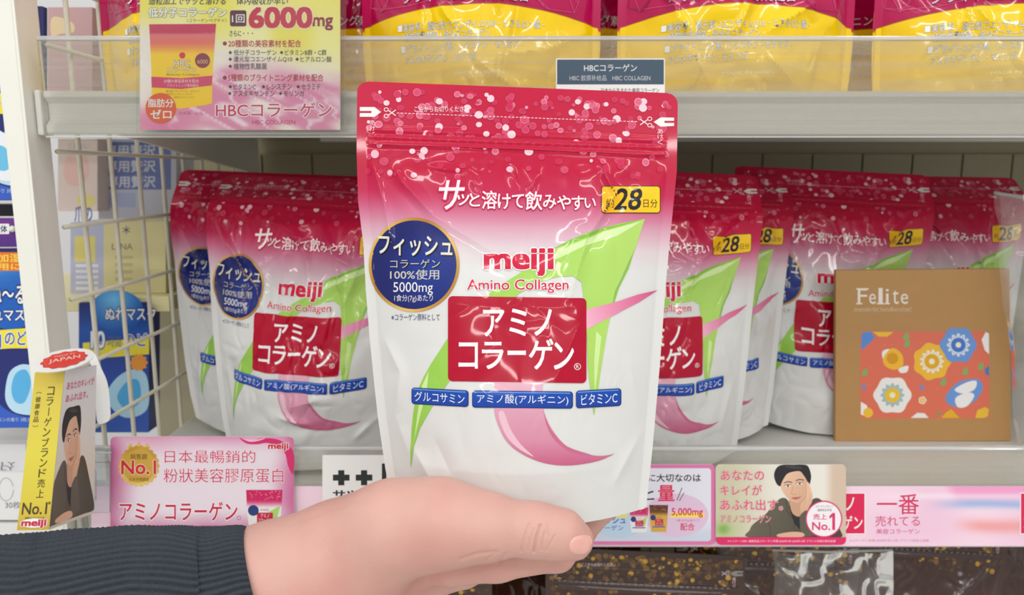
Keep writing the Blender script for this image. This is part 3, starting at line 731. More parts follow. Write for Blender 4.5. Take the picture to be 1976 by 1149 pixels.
YC2 = [((760, -60), (800, 40), 2.6, 9), ((800, 40), (815, 70), 2.2, 9), ((905, -50), (925, 20), 2.6, 10), ((925, 20), (905, 70), 2.6, 10), ((1060, 10), (960, 70), 2.4, 10), ((820, 100), (860, 170), 2.6, 18), ((950, 110), (1010, 160), 3.0, 22), ((1080, 60), (1040, 170), 2.2, 16), ((880, 100), (870, 170), -2.0, 16)]
y1 = yellow_pouch(31, YC1, 'x'); y2 = yellow_pouch(37, YC2, 'x')
TY = 0.532
for i, (px, Y, yaw, p, lb) in enumerate([(927, TY, 0, y1, 'yellow and magenta pouch directly above the held pouch'), (1436, TY, 1.5, y2, 'yellow and magenta pouch right of the slate shelf label'),
                         (1950, TY, -1, y1, 'rightmost yellow and magenta pouch, cut by the picture edge'), (392, TY+0.006, -4, y2, 'yellow and magenta pouch behind the tall poster card'),
                         (690, TY+0.085, 2, y1, 'magenta pouch in the row behind, right of the poster card'), (1172, TY+0.085, -2, y2, 'dark magenta pouch behind the gap over the slate label'), (1690, TY+0.085, 1, y1, 'dark magenta pouch behind the gap at the right')]):
    stand(p, px_x(px, Y-.02, 100), Y, TOP_Z, 1.5, yaw, lb)

# ================================================================== cards and signs
WHITE = (240, 240, 238)
def rounded(x0, y0, x1, y1, r=6): return rrpts(x0, y0, x1, y1, r)
def mini_pouch(a, x0, y0, x1, y1, brown=False, z=3):
    w = x1-x0; h = y1-y0; X = lambda u: x0+u*w; Y = lambda v: y0+v*h
    body = (214, 170, 70) if brown else (236, 234, 234); topc = (92, 48, 30) if brown else (206, 24, 92)
    a.poly([(X(0), Y(0)), (X(1), Y(0)), (X(.97), Y(.55)), (X(.9), Y(1)), (X(.1), Y(1)), (X(.03), Y(.55))], ramp([(Y(0), topc), (Y(.24), topc), (Y(.4), body), (Y(1), body)]), z)
    rnd = random.Random(int(x0))
    for _ in range(26): a.el(X(rnd.uniform(.05, .95)), Y(rnd.uniform(.03, .22)), w*0.018, (232, 130, 170) if not brown else (200, 150, 60), z=z+.2+rnd.random()*.2, n=8)
    if not brown: a.poly([(X(.95), Y(.36)), (X(.62), Y(.5)), (X(.7), Y(.56)), (X(.8), Y(.8))], (176, 214, 110), z+.3)
    a.el(X(.2), Y(.47), w*.15, (34, 56, 120), z=z+.6, n=18)
    a.text('meiji', X(.4), Y(.42), X(.62), Y(.5), (206, 24, 70), z+.7)
    a.rr(X(.3), Y(.52), X(.74), Y(.76), (200, 20, 66), w*.02, z+.6); a.text('アミノ', X(.4), Y(.55), X(.64), Y(.63), WHITE, z+1); a.text('コラーゲン', X(.34), Y(.65), X(.7), Y(.73), WHITE, z+1)
    a.rr(X(.16), Y(.79), X(.84), Y(.83), (50, 90, 170), 0, z+.6)
def man_art():
    """printed portrait: dark-haired man in an olive jacket, cheek on hand (pixel frame of the portrait card)"""
    a = Art(); g = lambda P: [(1130+x/3.728, 860+y/3.728) for x, y in P]
    jk = grad((112, 104, 88), (70, 66, 56), (1450, 960), (1600, 1037))
    a.poly(spline(g([(1168, 660), (1180, 610), (1205, 568), (1290, 500), (1375, 402), (1430, 378), (1480, 430), (1520, 520), (1560, 520), (1600, 430), (1650, 380), (1705, 402), (1770, 500), (1832, 610), (1838, 660), (1700, 662), (1500, 662)]), 5), jk, 1)
    a.poly(g([(1462, 430), (1480, 500), (1500, 560), (1540, 606), (1565, 560), (1580, 500), (1520, 490)]), (34, 36, 40), 1.3)
    a.poly(spline(g([(1470, 380), (1585, 370), (1578, 450), (1560, 500), (1525, 512), (1490, 490), (1472, 440)]), 5), (206, 160, 132), 1.5)
    a.poly(spline(g([(1396, 268), (1420, 220), (1480, 188), (1560, 192), (1600, 255), (1603, 320), (1580, 372), (1550, 404), (1510, 412), (1465, 390), (1425, 345), (1405, 305)]), 5), grad((236, 196, 168), (214, 166, 136), (1500, 930), (1560, 965)), 1.8)
    a.poly(spline(g([(1384, 288), (1364, 255), (1356, 205), (1378, 158), (1420, 140), (1500, 139), (1580, 140), (1608, 165), (1622, 225), (1612, 280), (1600, 300), (1592, 255), (1566, 212), (1540, 186), (1490, 190), (1450, 205), (1424, 240), (1408, 275), (1402, 292)]), 5), (38, 36, 38), 2.2)
    a.poly(spline(g([(1430, 150), (1500, 146), (1560, 160), (1540, 168), (1480, 166)]), 5), (66, 62, 62), 2.4)
    for (x, y, w_) in ((1455, 291, 24), (1540, 275, 25)):
        a.poly(spline(g([(x-w_, y+2), (x-6, y-8), (x+w_, y-3), (x+4, y+7)]), 5), (238, 228, 222), 2.2); a.poly(elpts(1130+(x)/3.728, 860+y/3.728, 2.0, 1.9, 12), (40, 28, 24), 2.4)
        a.line(spline(g([(x-w_-3, y), (x-4, y-10), (x+w_+2, y-6)]), 4, False), 0.9, (50, 38, 34), 2.6)
        a.line(spline(g([(x-w_-4, y-20), (x, y-30), (x+w_+6, y-24)]), 4, False), 1.7, (52, 44, 42), 2.5)
    a.line(spline(g([(1492, 292), (1484, 330), (1480, 348), (1500, 354), (1514, 348)]), 4, False), 0.8, (184, 128, 104), 2.3)
    a.poly(spline(g([(1480, 378), (1505, 372), (1530, 372), (1550, 368), (1532, 385), (1505, 390)]), 4), (196, 112, 104), 2.3); a.line(g([(1480, 378), (1512, 380), (1550, 369)]), 0.5, (140, 74, 70), 2.5)
    a.poly(spline(g([(1592, 268), (1606, 272), (1622, 315), (1632, 355), (1628, 405), (1606, 448), (1590, 500), (1556, 520), (1544, 470), (1546, 424), (1570, 395), (1592, 350)]), 5), grad((240, 200, 172), (208, 160, 130), (1550, 945), (1566, 1000)), 2.8)
    a.line(g([(1598, 290), (1612, 345), (1612, 400)]), 0.6, (190, 140, 114), 3); a.line(g([(1586, 360), (1580, 410), (1562, 440)]), 0.6, (196, 146, 120), 3)
    a.poly(spline(g([(1546, 500), (1598, 470), (1640, 560), (1650, 640), (1560, 650), (1540, 560)]), 5), (96, 90, 76), 3.0)
    a.line(g([(1440, 380), (1450, 470), (1482, 520)]), 1.2, (62, 58, 50), 2); a.line(g([(1300, 520), (1330, 600), (1330, 650)]), 0.9, (66, 62, 54), 2); a.line(g([(1500, 560), (1510, 655)]), 0.8, (58, 54, 46), 2)
    a.poly(spline(g([(1380, 640), (1480, 622), (1560, 628), (1560, 658), (1400, 660)]), 5), (222, 176, 148), 3.2)
    return a
def scallop(a, cx, cy, R, n, c, z, amp=0.05):
    P = np.array([(cx+R*(1+amp*math.cos(n*q))*math.cos(q), cy+R*(1+amp*math.cos(n*q))*math.sin(q)) for q in np.linspace(0, 2*math.pi, n*8, endpoint=False)])
    a.tri(np.concatenate([[(cx, cy)], P]), [(0, k+1, (k+1) % len(P)+1) for k in range(len(P))], c, z)
def card(name, label, cat, x0, y0, x1, y1, Y, art, r=6, th=0.0004, back_col=WHITE, dz=0.00005, group=None, skew=None):
    S = plane_at(Y)
    o = slab(name, rounded(x0, y0, x1, y1, r), S, th, PAPER, None, back_col)
    for k, v in art.items(): put(k.strip(), v, S, o, PAPER, L=9, dz=dz)
    return tag(o, label, cat, group)
def bgq(a, x0, y0, x1, y1, r, fn, n=24, z=0.4):
    """background colour field clipped to a rounded rectangle, as a mesh grid"""
    V = []; T = []
    ys = np.concatenate([np.linspace(y0, y0+r, 6)[:-1], np.linspace(y0+r, y1-r, n), np.linspace(y1-r, y1, 6)[1:]]) if r else np.linspace(y0, y1, n)
    us = np.linspace(0, 1, n*2)
    for y in ys:
        d = max(0, r-(y-y0), r-(y1-y)); ins = r-math.sqrt(max(r*r-d*d, 0)) if r else 0
        V += [(x0+ins+(x1-x0-2*ins)*u, y) for u in us]
    m = len(us)
    for j in range(len(ys)-1):
        for i in range(m-1): q = j*m+i; T += [(q, q+1, q+m+1), (q, q+m+1, q+m)]
    a.tri(V, T, fn, z)

# --- tall poster card on the upper guard
p = Art(); lt = Art(); YP = 0.4605
def poster_bg(X, Y):
    c = lerp3((244, 234, 96), (250, 246, 176), sm(0.2, 0.9, vnoise(X/70, Y/60, 2))); d = Y+(X-460)*-0.22
    c = lerp3(c, (244, 236, 226), sm(50, 120, d)); g = 1-np.abs(2*vnoise((X+Y*1.6)/120, (Y-X*.45)/26, 3)-1)
    c = lerp3(c, (224, 130, 172), sm(105, 165, d+25*vnoise(X/60, Y/40, 5))*sm(.15, .9, g)*.9*sm(380, 470, X+Y*.6))
    g2 = 1-np.abs(2*vnoise((X+Y*2.2)/90, (Y-X*.6)/14, 8)-1); c = lerp3(c, (250, 244, 248), sm(.72, 1, g2)*.75*sm(120, 170, d))
    return lerp3(c, (226, 120, 166), sm(330, 270, X-(Y-200)*.9)*sm(185, 235, Y)*.75)
bgq(p, 270, -170, 656.5, 251, 0, poster_bg, 90)
mp = Art()
mp.poly([(288, 47), (417, 46), (411, 130), (409, 200), (396, 203), (350, 210), (294, 207), (292, 130)], ramp([(46, (206, 22, 84)), (64, (200, 24, 84)), (66, (226, 120, 120)), (82, (232, 110, 100)), (105, (250, 210, 30)), (145, (248, 210, 20)), (210, (246, 206, 12))]), 2)
mp.poly([(292, 148), (350, 151), (410, 146), (409, 165), (350, 172), (293, 169)], (214, 60, 106), 2.4)
mp.el(391, 117, 14.5, (140, 30, 66), z=2.6); mp.text('6000', 381, 115, 401, 123, (232, 190, 120), 3); mp.el(352, 107, 6, (214, 30, 80), z=2.6)
mp.text('HBC', 336, 116, 367, 128, (250, 246, 236), 3, out=(150, 110, 40), ow=0.05); mp.text('コラーゲン', 323, 129, 379, 140, (250, 246, 236), 3, out=(150, 110, 40), ow=0.05)
mp.text('Beauty Collagen', 322, 142, 386, 147, (120, 80, 30), 3); mp.text('20種の美容素材を配合', 316, 153, 384, 160, (246, 220, 226), 3); mp.text('ブライトニング素材配合', 322, 162, 384, 168, (246, 220, 226), 3)
for i, (a0, a1) in enumerate(((320, 386), (322, 372), (336, 376))): mp.text('還元型コエンザイム・セラミド', a0, 174+6*i, a1, 178+6*i, (150, 120, 20), 3)
dk = (52, 46, 44)
lt.text('造粒加工でサッと溶ける', 288, -5, 436, 9, dk, 3, bold=0.01, shear=0.2); lt.text('体内吸収が早い', 457, -5, 556, 9, dk, 3, bold=0.01, shear=0.2)
lt.text('低分子コラーゲン', 287, 15, 437, 33, (250, 250, 246), 3, bold=0.03, out=(150, 146, 120), ow=0.05); lt.text('（コラーゲンペプチド）', 361, 36, 437, 43, (96, 90, 70), 3)
lt.rr(444, 20, 475.5, 51, (92, 18, 52), 4, 2); lt.text('1回', 448, 28, 472, 44, WHITE, 3, bold=0.02)
lt.text('6000', 482, 15, 601, 53, (206, 14, 66), 3, bold=0.05, out=(250, 240, 200), ow=0.04); lt.text('mg', 604, 34, 642, 58, (150, 20, 60), 3, bold=0.03)
lt.text('さらに・・・', 443, 59, 488, 70, dk, 3, bold=0.01)
cr_ = (190, 20, 66)
for s_, x0, y0, x1, y1, c_ in [('20種類の美容素材を配合', 441, 77, 581, 91, cr_), ('5種類のブライトニング素材を配合', 440, 143, 624, 157, cr_)]:
    lt.text(s_, x0, y0, x1, y1, c_, 3, bold=0.012); lt.el(434, (y0+y1)/2, 4, (150, 20, 60), z=3, n=14)
for s_, x0, y0, x1, y1 in [('低分子コラーゲン', 451, 96, 534, 107), ('ビタミンB群・C群', 550, 96, 630, 107), ('還元型コエンザイムQ10', 451, 109, 564, 120), ('ヒアルロン酸', 580, 109, 640, 120), ('植物性乳酸菌', 451, 122, 515, 134),
                         ('ビタミンC', 451, 162, 494, 173), ('L-シスチン', 515, 162, 563, 173), ('セラミド', 582, 162, 618, 173), ('アスタキサンチン', 450, 175, 530, 186), ('モリンガ', 548, 175, 587, 186)]:
    lt.text(s_, x0, y0, x1, y1, dk, 3, bold=0.004); cy_ = (y0+y1)/2; lt.poly([(x0-10, cy_), (x0-6.5, cy_-3.6), (x0-3, cy_), (x0-6.5, cy_+3.6)], dk, 3)
lt.text('HBCコラーゲン', 417, 198, 640, 226, (206, 24, 84), 3, bold=0.012, out=(250, 246, 248), ow=0.05); lt.text('HBC COLLAGEN', 487, 232, 570, 240, (200, 40, 90), 3)
zb_ = Art(); zb_.el(310.5, 209, 29.5, (226, 92, 30), z=4, n=40); zb_.text('脂肪分', 286, 191, 335, 207, WHITE, 5, bold=0.02); zb_.text('ゼロ', 291, 212, 331, 229, WHITE, 5, bold=0.025)
lt.text('日本製　210g', 346, 215, 392, 223, (206, 110, 140), 3)
ps = card('poster_card', 'tall yellow to pink poster card with 6000mg lettering on the upper guard', 'sign', 270, -170, 656.5, 251, YP, {'background_print': p, 'pouch_picture': mp, 'poster_lettering': lt, 'zero_badge': zb_}, 0)
SLEEVE = clear('clear_sleeve', haze=0.02, streak=0.015, rough=0.08, gloss=0.6, scale=(20, 20, 20))
slab('clear_sleeve', rounded(264, -176, 668, 265, 8), plane_at(YP-0.0008), 0.0003, SLEEVE, ps)

# --- slate shelf label
l = Art(); l.rr(1075, 115, 1281, 163, (66, 86, 104), 0, 1); l.text('HBCコラーゲン', 1127, 124, 1229, 138, (226, 230, 232), 2, bold=0.01); l.text('HBC 胶原补给品　HBC COLLAGEN', 1099, 145, 1255, 156, (200, 206, 210), 2)
l.text('日本から生まれた美容コラーゲン', 1160, 170, 1272, 179, (60, 60, 60), 2)
card('shelf_label', 'slate blue and white shelf label on the upper guard', 'label', 1073, 113, 1283, 250, 0.4645, {'label_print': l}, 1)

# --- pink rail strip of the middle shelf
def strip_bg(X, Y):
    c = lerp3((240, 200, 222), (248, 220, 234), vnoise(X/90, Y/60, 4)); c = lerp3(c, (240, 160, 204), sm(0, 30, (X-1815)+(Y-940)*-0.5)*sm(975, 955, Y))
    e = (Y-976+4*np.sin((X-1780)/70))/9; c = lerp3(c, (164, 182, 226), np.exp(-e*e)*sm(1770, 1880, X)*0.95)
    e = (Y-1012-5*np.sin((X-1840)/60))/13; c = lerp3(c, (240, 160, 160), np.exp(-e*e)*sm(1820, 1900, X)*0.9)
    e = (Y-958)/6; c = lerp3(c, (250, 240, 248), np.exp(-e*e)*sm(1680, 1780, X)*0.5); return c
def strip_tile(a, dx):
    T_ = Art(); T_.rr(1560, 951, 1670, 1032, WHITE, 0, 2); T_.rr(1562, 953, 1668, 1030, (222, 30, 84), 0, 2.4); T_.text('コラーゲン', 1568, 996, 1664, 1022, WHITE, 3, bold=0.02); T_.text('アミノ', 1586, 960, 1648, 986, WHITE, 3, bold=0.02)
    T_.text('一番', 1692, 954, 1773, 993, (216, 56, 108), 3, bold=0.012, out=(250, 238, 244), ow=0.03); T_.text('売れてる', 1689, 996, 1775, 1016, (216, 80, 126), 3); T_.text('美容コラーゲン', 1691, 1021, 1775, 1031, (216, 100, 140), 3)
    T_.text('※コラーゲン市場 2020年1月-12月 ブランド別売上金額', 1640, 1041, 1792, 1046, (214, 150, 180), 3)
    a.merge(T_, lambda v: v+np.array([dx, 0]))
sa = Art(); bgq(sa, 176, 939, 2330, 1054.5, 0, strip_bg, 60)
sb = {}
for nm_, dx in (('strip_lettering', -400), ('strip_lettering ', 0), ('strip_lettering  ', 408)): sb[nm_] = Art(); strip_tile(sb[nm_], dx)
card('rail_strip', 'long pale pink printed strip filling the price rail of the middle shelf', 'sign', 176, 939, 2330, 1054.5, 0.4643, {'background_print': sa, **sb}, 0, th=0.0003)

# --- pink card, left
k = Art()
def pink_bg(X, Y):
    e = np.minimum.reduce([(X-213)/70, (567-X)/60, (Y-843+20)/70, (1034-Y)/60]); c = lerp3((204, 100, 150), (234, 222, 232), sm(-0.1, 1.0, e+0.25*vnoise(X/50, Y/40, 3))); return lerp3(c, (206, 40, 110), sm(40, 0, np.hypot(X-213, Y-1040))*0.9)
bgq(k, 213, 843, 567, 1034, 9, pink_bg, 50)
k.poly(spline([(462, 845), (480, 852), (505, 846), (540, 850), (566, 872), (566, 915), (556, 900), (548, 872), (520, 856), (495, 858), (475, 856)], 5), (214, 44, 110), 2); k.poly(spline([(470, 847), (490, 849), (512, 846), (500, 851), (482, 853)], 4), (246, 190, 214), 2.3)
k2 = Art(); scallop(k2, 268, 900, 39, 22, lambda X, Y: lerp3((196, 150, 50), (232, 200, 110), np.clip((Y-862)/76+0.15*np.sin(X/7), 0, 1)), 3, 0.035); k2.el(268, 900, 32, (206, 164, 66), z=3.3, n=40)
for dx in (-16, 0, 16): k2.poly([(268+dx-7, 866), (268+dx, 855-(4 if dx == 0 else 0)), (268+dx+7, 866)], (222, 184, 84), 2.8)
k2.text('銷售額', 252, 876, 284, 887, (92, 62, 24), 4); k2.text('No.1', 235, 889, 301, 915, (206, 40, 60), 4.4, bold=0.03, out=(244, 226, 180), ow=0.03); k2.text('日本市場調查', 250, 922, 288, 929, (110, 76, 30), 4)
k3 = Art(); cc = (206, 40, 92)
k3.text('meiji', 518, 856, 556, 870, (206, 20, 62), 3, bold=0.05, out=WHITE, ow=0.06); k3.text('日本最暢銷的', 318, 869, 493, 894, cc, 3, out=(250, 240, 246), ow=0.04); k3.text('粉狀美容膠原蛋白', 316, 904, 547, 932, cc, 3, out=(250, 240, 246), ow=0.04)
k3.text('アミノコラーゲン', 231, 969, 458, 1005, (196, 20, 70), 3, bold=0.016, out=(250, 238, 244), ow=0.05); P = elpts(461, 1000, 3.6, 3.6, 14); k3.line(np.concatenate([P, P[:1]]), .8, cc, 3)
k3.text('本商品為粉狀美容膠原蛋白 2020年1月-12月 日本國內銷售金額', 232, 1014, 465, 1020, (206, 60, 120), 3)
mini = Art(); mini_pouch(mini, 475, 946, 545, 1030)
card('price_card', 'pink card with gold medal and red Chinese lettering on the middle guard', 'sign', 213, 843, 567, 1034, 0.4605, {'background_print': k, 'gold_medal': k2, 'card_lettering': k3, 'pouch_picture': mini}, 9)

# --- white card with two crosses
k = Art()
for cx_ in (658.5, 702.5):
    k.rr(cx_-16, 916.5, cx_+16, 928, (36, 40, 42), 0, 2); k.rr(cx_-5.8, 908, cx_+6, 937, (36, 40, 42), 0, 2.2)
k.rr(737, 895, 745.5, 940, (36, 40, 42), 0, 2); k.text('サツドラ', 643, 947, 745, 962, (36, 40, 42), 2, bold=0.035)
card('shop_card', 'white card with two black crosses half hidden by the wrist', 'sign', 622, 879, 860, 1040, 0.4625, {'card_lettering': k}, 2)

# --- pink-edged card
k = Art(); k.rr(1110, 897, 1380, 1052, (222, 120, 172), 9, 1); bgq(k, 1117, 904, 1372, 1045, 6, lambda X, Y: lerp3((228, 228, 240), (206, 214, 230), sm(1000, 1040, Y)+0.3*vnoise(X/4, Y/4, 2)*sm(1015, 1035, Y)), 40, 2)
k.el(1305, 995, 62, (226, 196, 222), 42, z=2.5, n=40); k.el(1195, 1005, 52, (190, 214, 236), 34, z=2.5, n=40)
k2 = Art(); k2.text('コラーゲン選びに大切なのは', 1130, 915, 1352, 930, (50, 48, 52), 3, bold=0.02)
for ch, x0, y0, x1, y1, c_ in [('質', 1196, 938, 1228, 966, (216, 30, 90)), ('と', 1238, 945, 1262, 965, (50, 48, 52)), ('量', 1270, 937, 1301, 967, (222, 24, 84))]: k2.text(ch, x0, y0, x1, y1, c_, 3, bold=0.02)
k2.line([(1316, 942), (1306, 966)], 1.4, (50, 48, 52), 3); k2.line([(1320, 951), (1311, 967)], 1.4, (50, 48, 52), 3)
k2.rr(1294, 990, 1359, 999, (250, 224, 90), 0, 2.8); k2.text('5,000mg', 1296, 981, 1356, 999, (214, 40, 90), 3.2, bold=0.02); k2.text('1食分(7g)あたり', 1305, 1002, 1349, 1008, (214, 60, 110), 3); k2.text('配合', 1313, 1010, 1340, 1024, (214, 40, 90), 3, bold=0.015)
k2.text('フィッシュ', 1140, 998, 1207, 1011, (40, 80, 160), 3, bold=0.02); k2.text('コラーゲン', 1142, 1014, 1203, 1024, (70, 110, 180), 3, bold=0.01); k2.rr(1188, 986, 1210, 999, (236, 226, 110), 0, 2.8); k2.poly([(1193, 991), (1199, 987.5), (1205, 991), (1199, 995)], (40, 60, 110), 3)
k3 = Art(); mini_pouch(k3, 1215, 980, 1251, 1028); mini_pouch(k3, 1253, 975, 1289, 1027, True)
card('info_card', 'white card with thick pink edge and two tiny pouch pictures on the middle guard', 'sign', 1110, 897, 1380, 1052, 0.4610, {'background_print': k, 'card_lettering': k2, 'pouch_picture': k3}, 9)

# --- portrait card
def port_bg(X, Y):
    c = lerp3((206, 202, 172), (234, 230, 220), sm(1400, 1520, X)); c = lerp3(c, (214, 190, 170), sm(1588, 1612, X)); c = lerp3(c, (190, 200, 150), np.exp(-(((X-1395)/30)**2+((Y-1020)/20)**2))); return lerp3(c, (120, 170, 70), np.exp(-(((X-1396)/12)**2+((Y-1022)/10)**2))*0.8)
k = Art(); bgq(k, 1381, 897, 1632.5, 1052, 9, port_bg, 50)
k.poly([(1381, 1037), (1632.5, 1037), (1632.5, 1043), (1630, 1049), (1624, 1052), (1390, 1052), (1384, 1049), (1381, 1043)], (222, 40, 104), 5)
k.text('※インテージSRI+ 健康食品コラーゲン市場 2020年1月-2020年12月 ブランド別累計販売金額', 1404, 1042, 1612, 1047, (250, 220, 232), 6)
k2 = Art(); pk = (226, 70, 120)
for s_, x0, y0, x1, y1 in [('あなたの', 1391, 908, 1474, 927), ('キレイが', 1390, 936, 1470, 956), ('あふれ出す。', 1390, 964, 1510, 985), ('アミノコラーゲン', 1390, 994, 1487, 1009)]: k2.text(s_, x0, y0, x1, y1, pk, 6, bold=0.012, out=(240, 226, 214), ow=0.03)
k3 = Art(); k3.el(1589.5, 1002, 35.5, (222, 60, 120), z=6, n=44); k3.el(1589.5, 1002, 33, (246, 240, 244), z=6.4, n=44)
k3.text('売上', 1569, 992, 1595, 1003, (222, 60, 120), 7, bold=0.02); k3.text('No.', 1567, 1008, 1601, 1023, (222, 60, 120), 7, bold=0.025); k3.poly([(1600, 996), (1606.5, 990), (1611, 990), (1611, 1023), (1605.5, 1023), (1605.5, 997.5), (1600, 1001.5)], (222, 50, 112), 7); k3.text('コラーゲンブランド', 1573, 975, 1607, 980, (90, 80, 84), 7); k3.text('健康食品市場', 1577, 982, 1604, 987, (90, 80, 84), 7)
MAN = man_art()
card('portrait_card', 'card with a printed portrait of a man in an olive jacket on the middle guard', 'sign', 1381, 897, 1632.5, 1052, 0.4600, {'background_print': k, 'portrait_print': MAN, 'card_lettering': k2, 'round_badge': k3}, 9)

# --- tan envelope with a flower window
YE = 0.588
EO = plane_at(YE)
def zdown(px, Y): return None
pa = mat('kraft_card', (186, 142, 88), rough=0.6, noise=0.05, nscale=60, bump=0.08, bscale=900)
env = slab('kraft_envelope', [(1613, 522), (1948, 519), (1951, 851), (1612, 852)], EO, 0.004, pa); tag(env, 'tan kraft envelope with a flowered window and raised white lettering', 'envelope')
w = Art(); w.rr(1660, 640, 1909, 808, (228, 118, 94), 8, 1)
w2 = Art(); rr_ = random.Random(4)
def flower(a, x, y, R, outer, inner, centre, n=7, z=2):
    scallop(a, x, y, R, n, outer, z, 0.06); scallop(a, x, y, R*.6, n+6, (246, 240, 226) if inner is None else inner, z+.3, 0.12); a.el(x, y, R*.42, centre, z=z+.6, n=20); a.el(x, y, R*.16, (246, 240, 210), z=z+.8, n=14)
    for q in range(18): a.el(x+R*.5*math.cos(q*.349), y+R*.5*math.sin(q*.349), R*.035, centre, z=z+.9, n=6)
bl = (112, 156, 222)
flower(w2, 1798, 698, 35, (246, 192, 60), None, (232, 176, 40)); flower(w2, 1849, 666, 34, bl, (226, 234, 244), (70, 124, 210), 6, 4); flower(w2, 1722, 763, 35, (244, 242, 238), (160, 196, 214), (240, 200, 60), 6)
w2.sp([(1702, 680), (1716, 674), (1726, 684), (1708, 700)], (246, 244, 238), 2); w2.sp([(1734, 712), (1752, 706), (1750, 718), (1738, 720)], (246, 244, 238), 2); w2.sp([(1706, 688), (1722, 672), (1740, 684), (1742, 706), (1724, 714), (1706, 704)], (246, 190, 54), 2.4); w2.el(1722, 692, 11, (222, 156, 36), z=2.8)
w2.sp([(1828, 760), (1850, 738), (1886, 732), (1896, 752), (1876, 778), (1846, 786), (1826, 776)], bl, 2); w2.sp([(1842, 752), (1866, 738), (1884, 736), (1880, 752), (1858, 760)], (244, 244, 244), 2.4); w2.sp([(1844, 768), (1868, 758), (1880, 764), (1866, 784), (1848, 786)], (244, 244, 244), 2.6)
w2.poly([(1662, 648), (1666, 641), (1682, 641), (1688, 652), (1676, 664), (1662, 676)], (92, 146, 220), 2); w2.poly([(1684, 641), (1724, 641), (1712, 650), (1696, 650)], (246, 196, 60), 2); w2.poly([(1661, 776), (1672, 782), (1676, 792), (1668, 803), (1661, 800)], (246, 244, 240), 2); w2.el(1675, 797, 9.5, (246, 196, 60), z=2.3)
w2.poly([(1757, 807), (1770, 797), (1784, 798), (1792, 807)], (240, 240, 240), 2); w2.poly([(1816, 807), (1826, 796), (1836, 790), (1842, 797), (1852, 807)], (236, 182, 40), 2); w2.poly([(1882, 807), (1886, 792), (1900, 786), (1908, 790), (1906, 804), (1898, 807)], (240, 196, 60), 2)
w2.poly([(1902, 641), (1908, 644), (1908.5, 684), (1900, 676), (1894, 656)], (244, 244, 240), 2); w2.poly([(1908.5, 706), (1900, 712), (1901, 722), (1908.5, 726)], (80, 130, 190), 2); w2.poly([(1806, 798), (1818, 796), (1812, 804)], (120, 170, 90), 2)
for x, y in ((1750, 664), (1668, 720), (1820, 738), (1862, 718), (1748, 650), (1892, 708)): w2.sp([(x-4, y+6), (x-3, y-4), (x+4, y-8), (x+5, y+4)], (132, 182, 106), 2)
for x, y in ((1667, 748), (1779, 748)): w2.el(x, y, 4.5, (110, 150, 210), z=2, n=12)
flower(w2, 1780, 773, 7.5, (250, 222, 190), (246, 150, 110), (246, 210, 90), 5)
for _ in range(26): w2.el(rr_.uniform(1666, 1902), rr_.uniform(650, 800), 1.1, (246, 160, 60), z=1.5, n=6)
w3 = Art()
for ch, x0, y0, x1, y1 in [('F', 1655, 557, 1673, 587), ('e', 1677, 567, 1690, 587), ('l', 1695, 556, 1703, 587), ('i', 1709, 558, 1715, 587), ('t', 1722, 560, 1734, 587), ('e', 1738, 567, 1752, 587)]: w3.text(ch, x0, y0, x1, y1, (240, 232, 220), 3)
for x0, x1 in ((1652, 1664), (1692, 1706), (1707, 1717)): w3.rr(x0, 585, x1, 587.6, (240, 232, 220), 0, 3.2)
w3.rr(1652, 556.5, 1676, 559, (240, 232, 220), 0, 3.2); w3.text('wonderful handkerchief', 1648, 593, 1758, 600, (222, 200, 168), 3, shear=0.3); w3.rr(1646, 601, 1760, 602, (206, 178, 140), 0, 3)
put('window_print', w, EO, env, PAPER, dz=0.00005); put('flower_print', w2, EO, env, PAPER, dz=0.00005); put('raised_lettering', w3, EO, env, PAPER, dz=0.00005)
BAG = clear('clear_bag_film', haze=0.12, streak=0.08, rough=0.13, scale=(30, 30, 30), tint=(240, 238, 236))

# --- crinkled clear bag at the right edge
def film_sheet(name, P0, nx, ny, Y, amp, seed, bulge, parent, m):
    """crinkled film over a pixel quad"""
    u, v = np.meshgrid(np.linspace(0, 1, nx), np.linspace(0, 1, ny)); u = u.ravel(); v = v.ravel()
    c = [np.array(q, float) for q in P0]
    xy = (np.outer((1-u)*(1-v), c[0])+np.outer(u*(1-v), c[1])+np.outer(u*v, c[2])+np.outer((1-u)*v, c[3]))
    edge = (1-sm(0, .06, u))*sm(0, .1, v); xy[:, 0] += edge*9*(vnoise(v*7, v*0+seed, seed)-0.5)*2
    p = at(xy[:, 0], xy[:, 1], Y)
    n1 = vnoise(xy[:, 0]/26, xy[:, 1]/40, seed); n2 = 1-np.abs(2*vnoise(xy[:, 0]/17+n1*2, xy[:, 1]/24, seed+3)-1)
    p[:, 1] -= bulge*(4*u*(1-u))**.7*sm(0, .4, v)+amp*(n1+0.7*n2)*np.minimum(1, 6*np.minimum(u, 1-u)+.2)
    T = [(j*nx+i, j*nx+i+1, (j+1)*nx+i+1, (j+1)*nx+i) for j in range(ny-1) for i in range(nx-1)]
    return wobj(name, p, T, m, parent, smooth=True)
bag = thing('clear_bag', 'crinkled clear plastic bag standing at the right edge beside the tan envelope', 'bag', tuple(at(2010, 856, 0.565)))
film_sheet('front_film', [(1918, 372), (2110, 384), (2110, 858), (1956, 858)], 40, 90, 0.565, 0.0026, 3, 0.012, bag, BAG)
film_sheet('back_film', [(1928, 376), (2110, 384), (2110, 846), (1962, 846)], 20, 40, 0.578, 0.003, 6, 0.0, bag, BAG)
V, Fc = tubev([at(1918, 372, .564), at(2015, 388, .564), at(2110, 384, .564)], 0.0013); wobj('top_seal', V, Fc, EDGE, bag, smooth=True)
wrap = thing('clear_wrapper', 'crinkled clear plastic wrapper over the brown pouch below the portrait card', 'bag', tuple(at(1600, 1200, 0.557)))
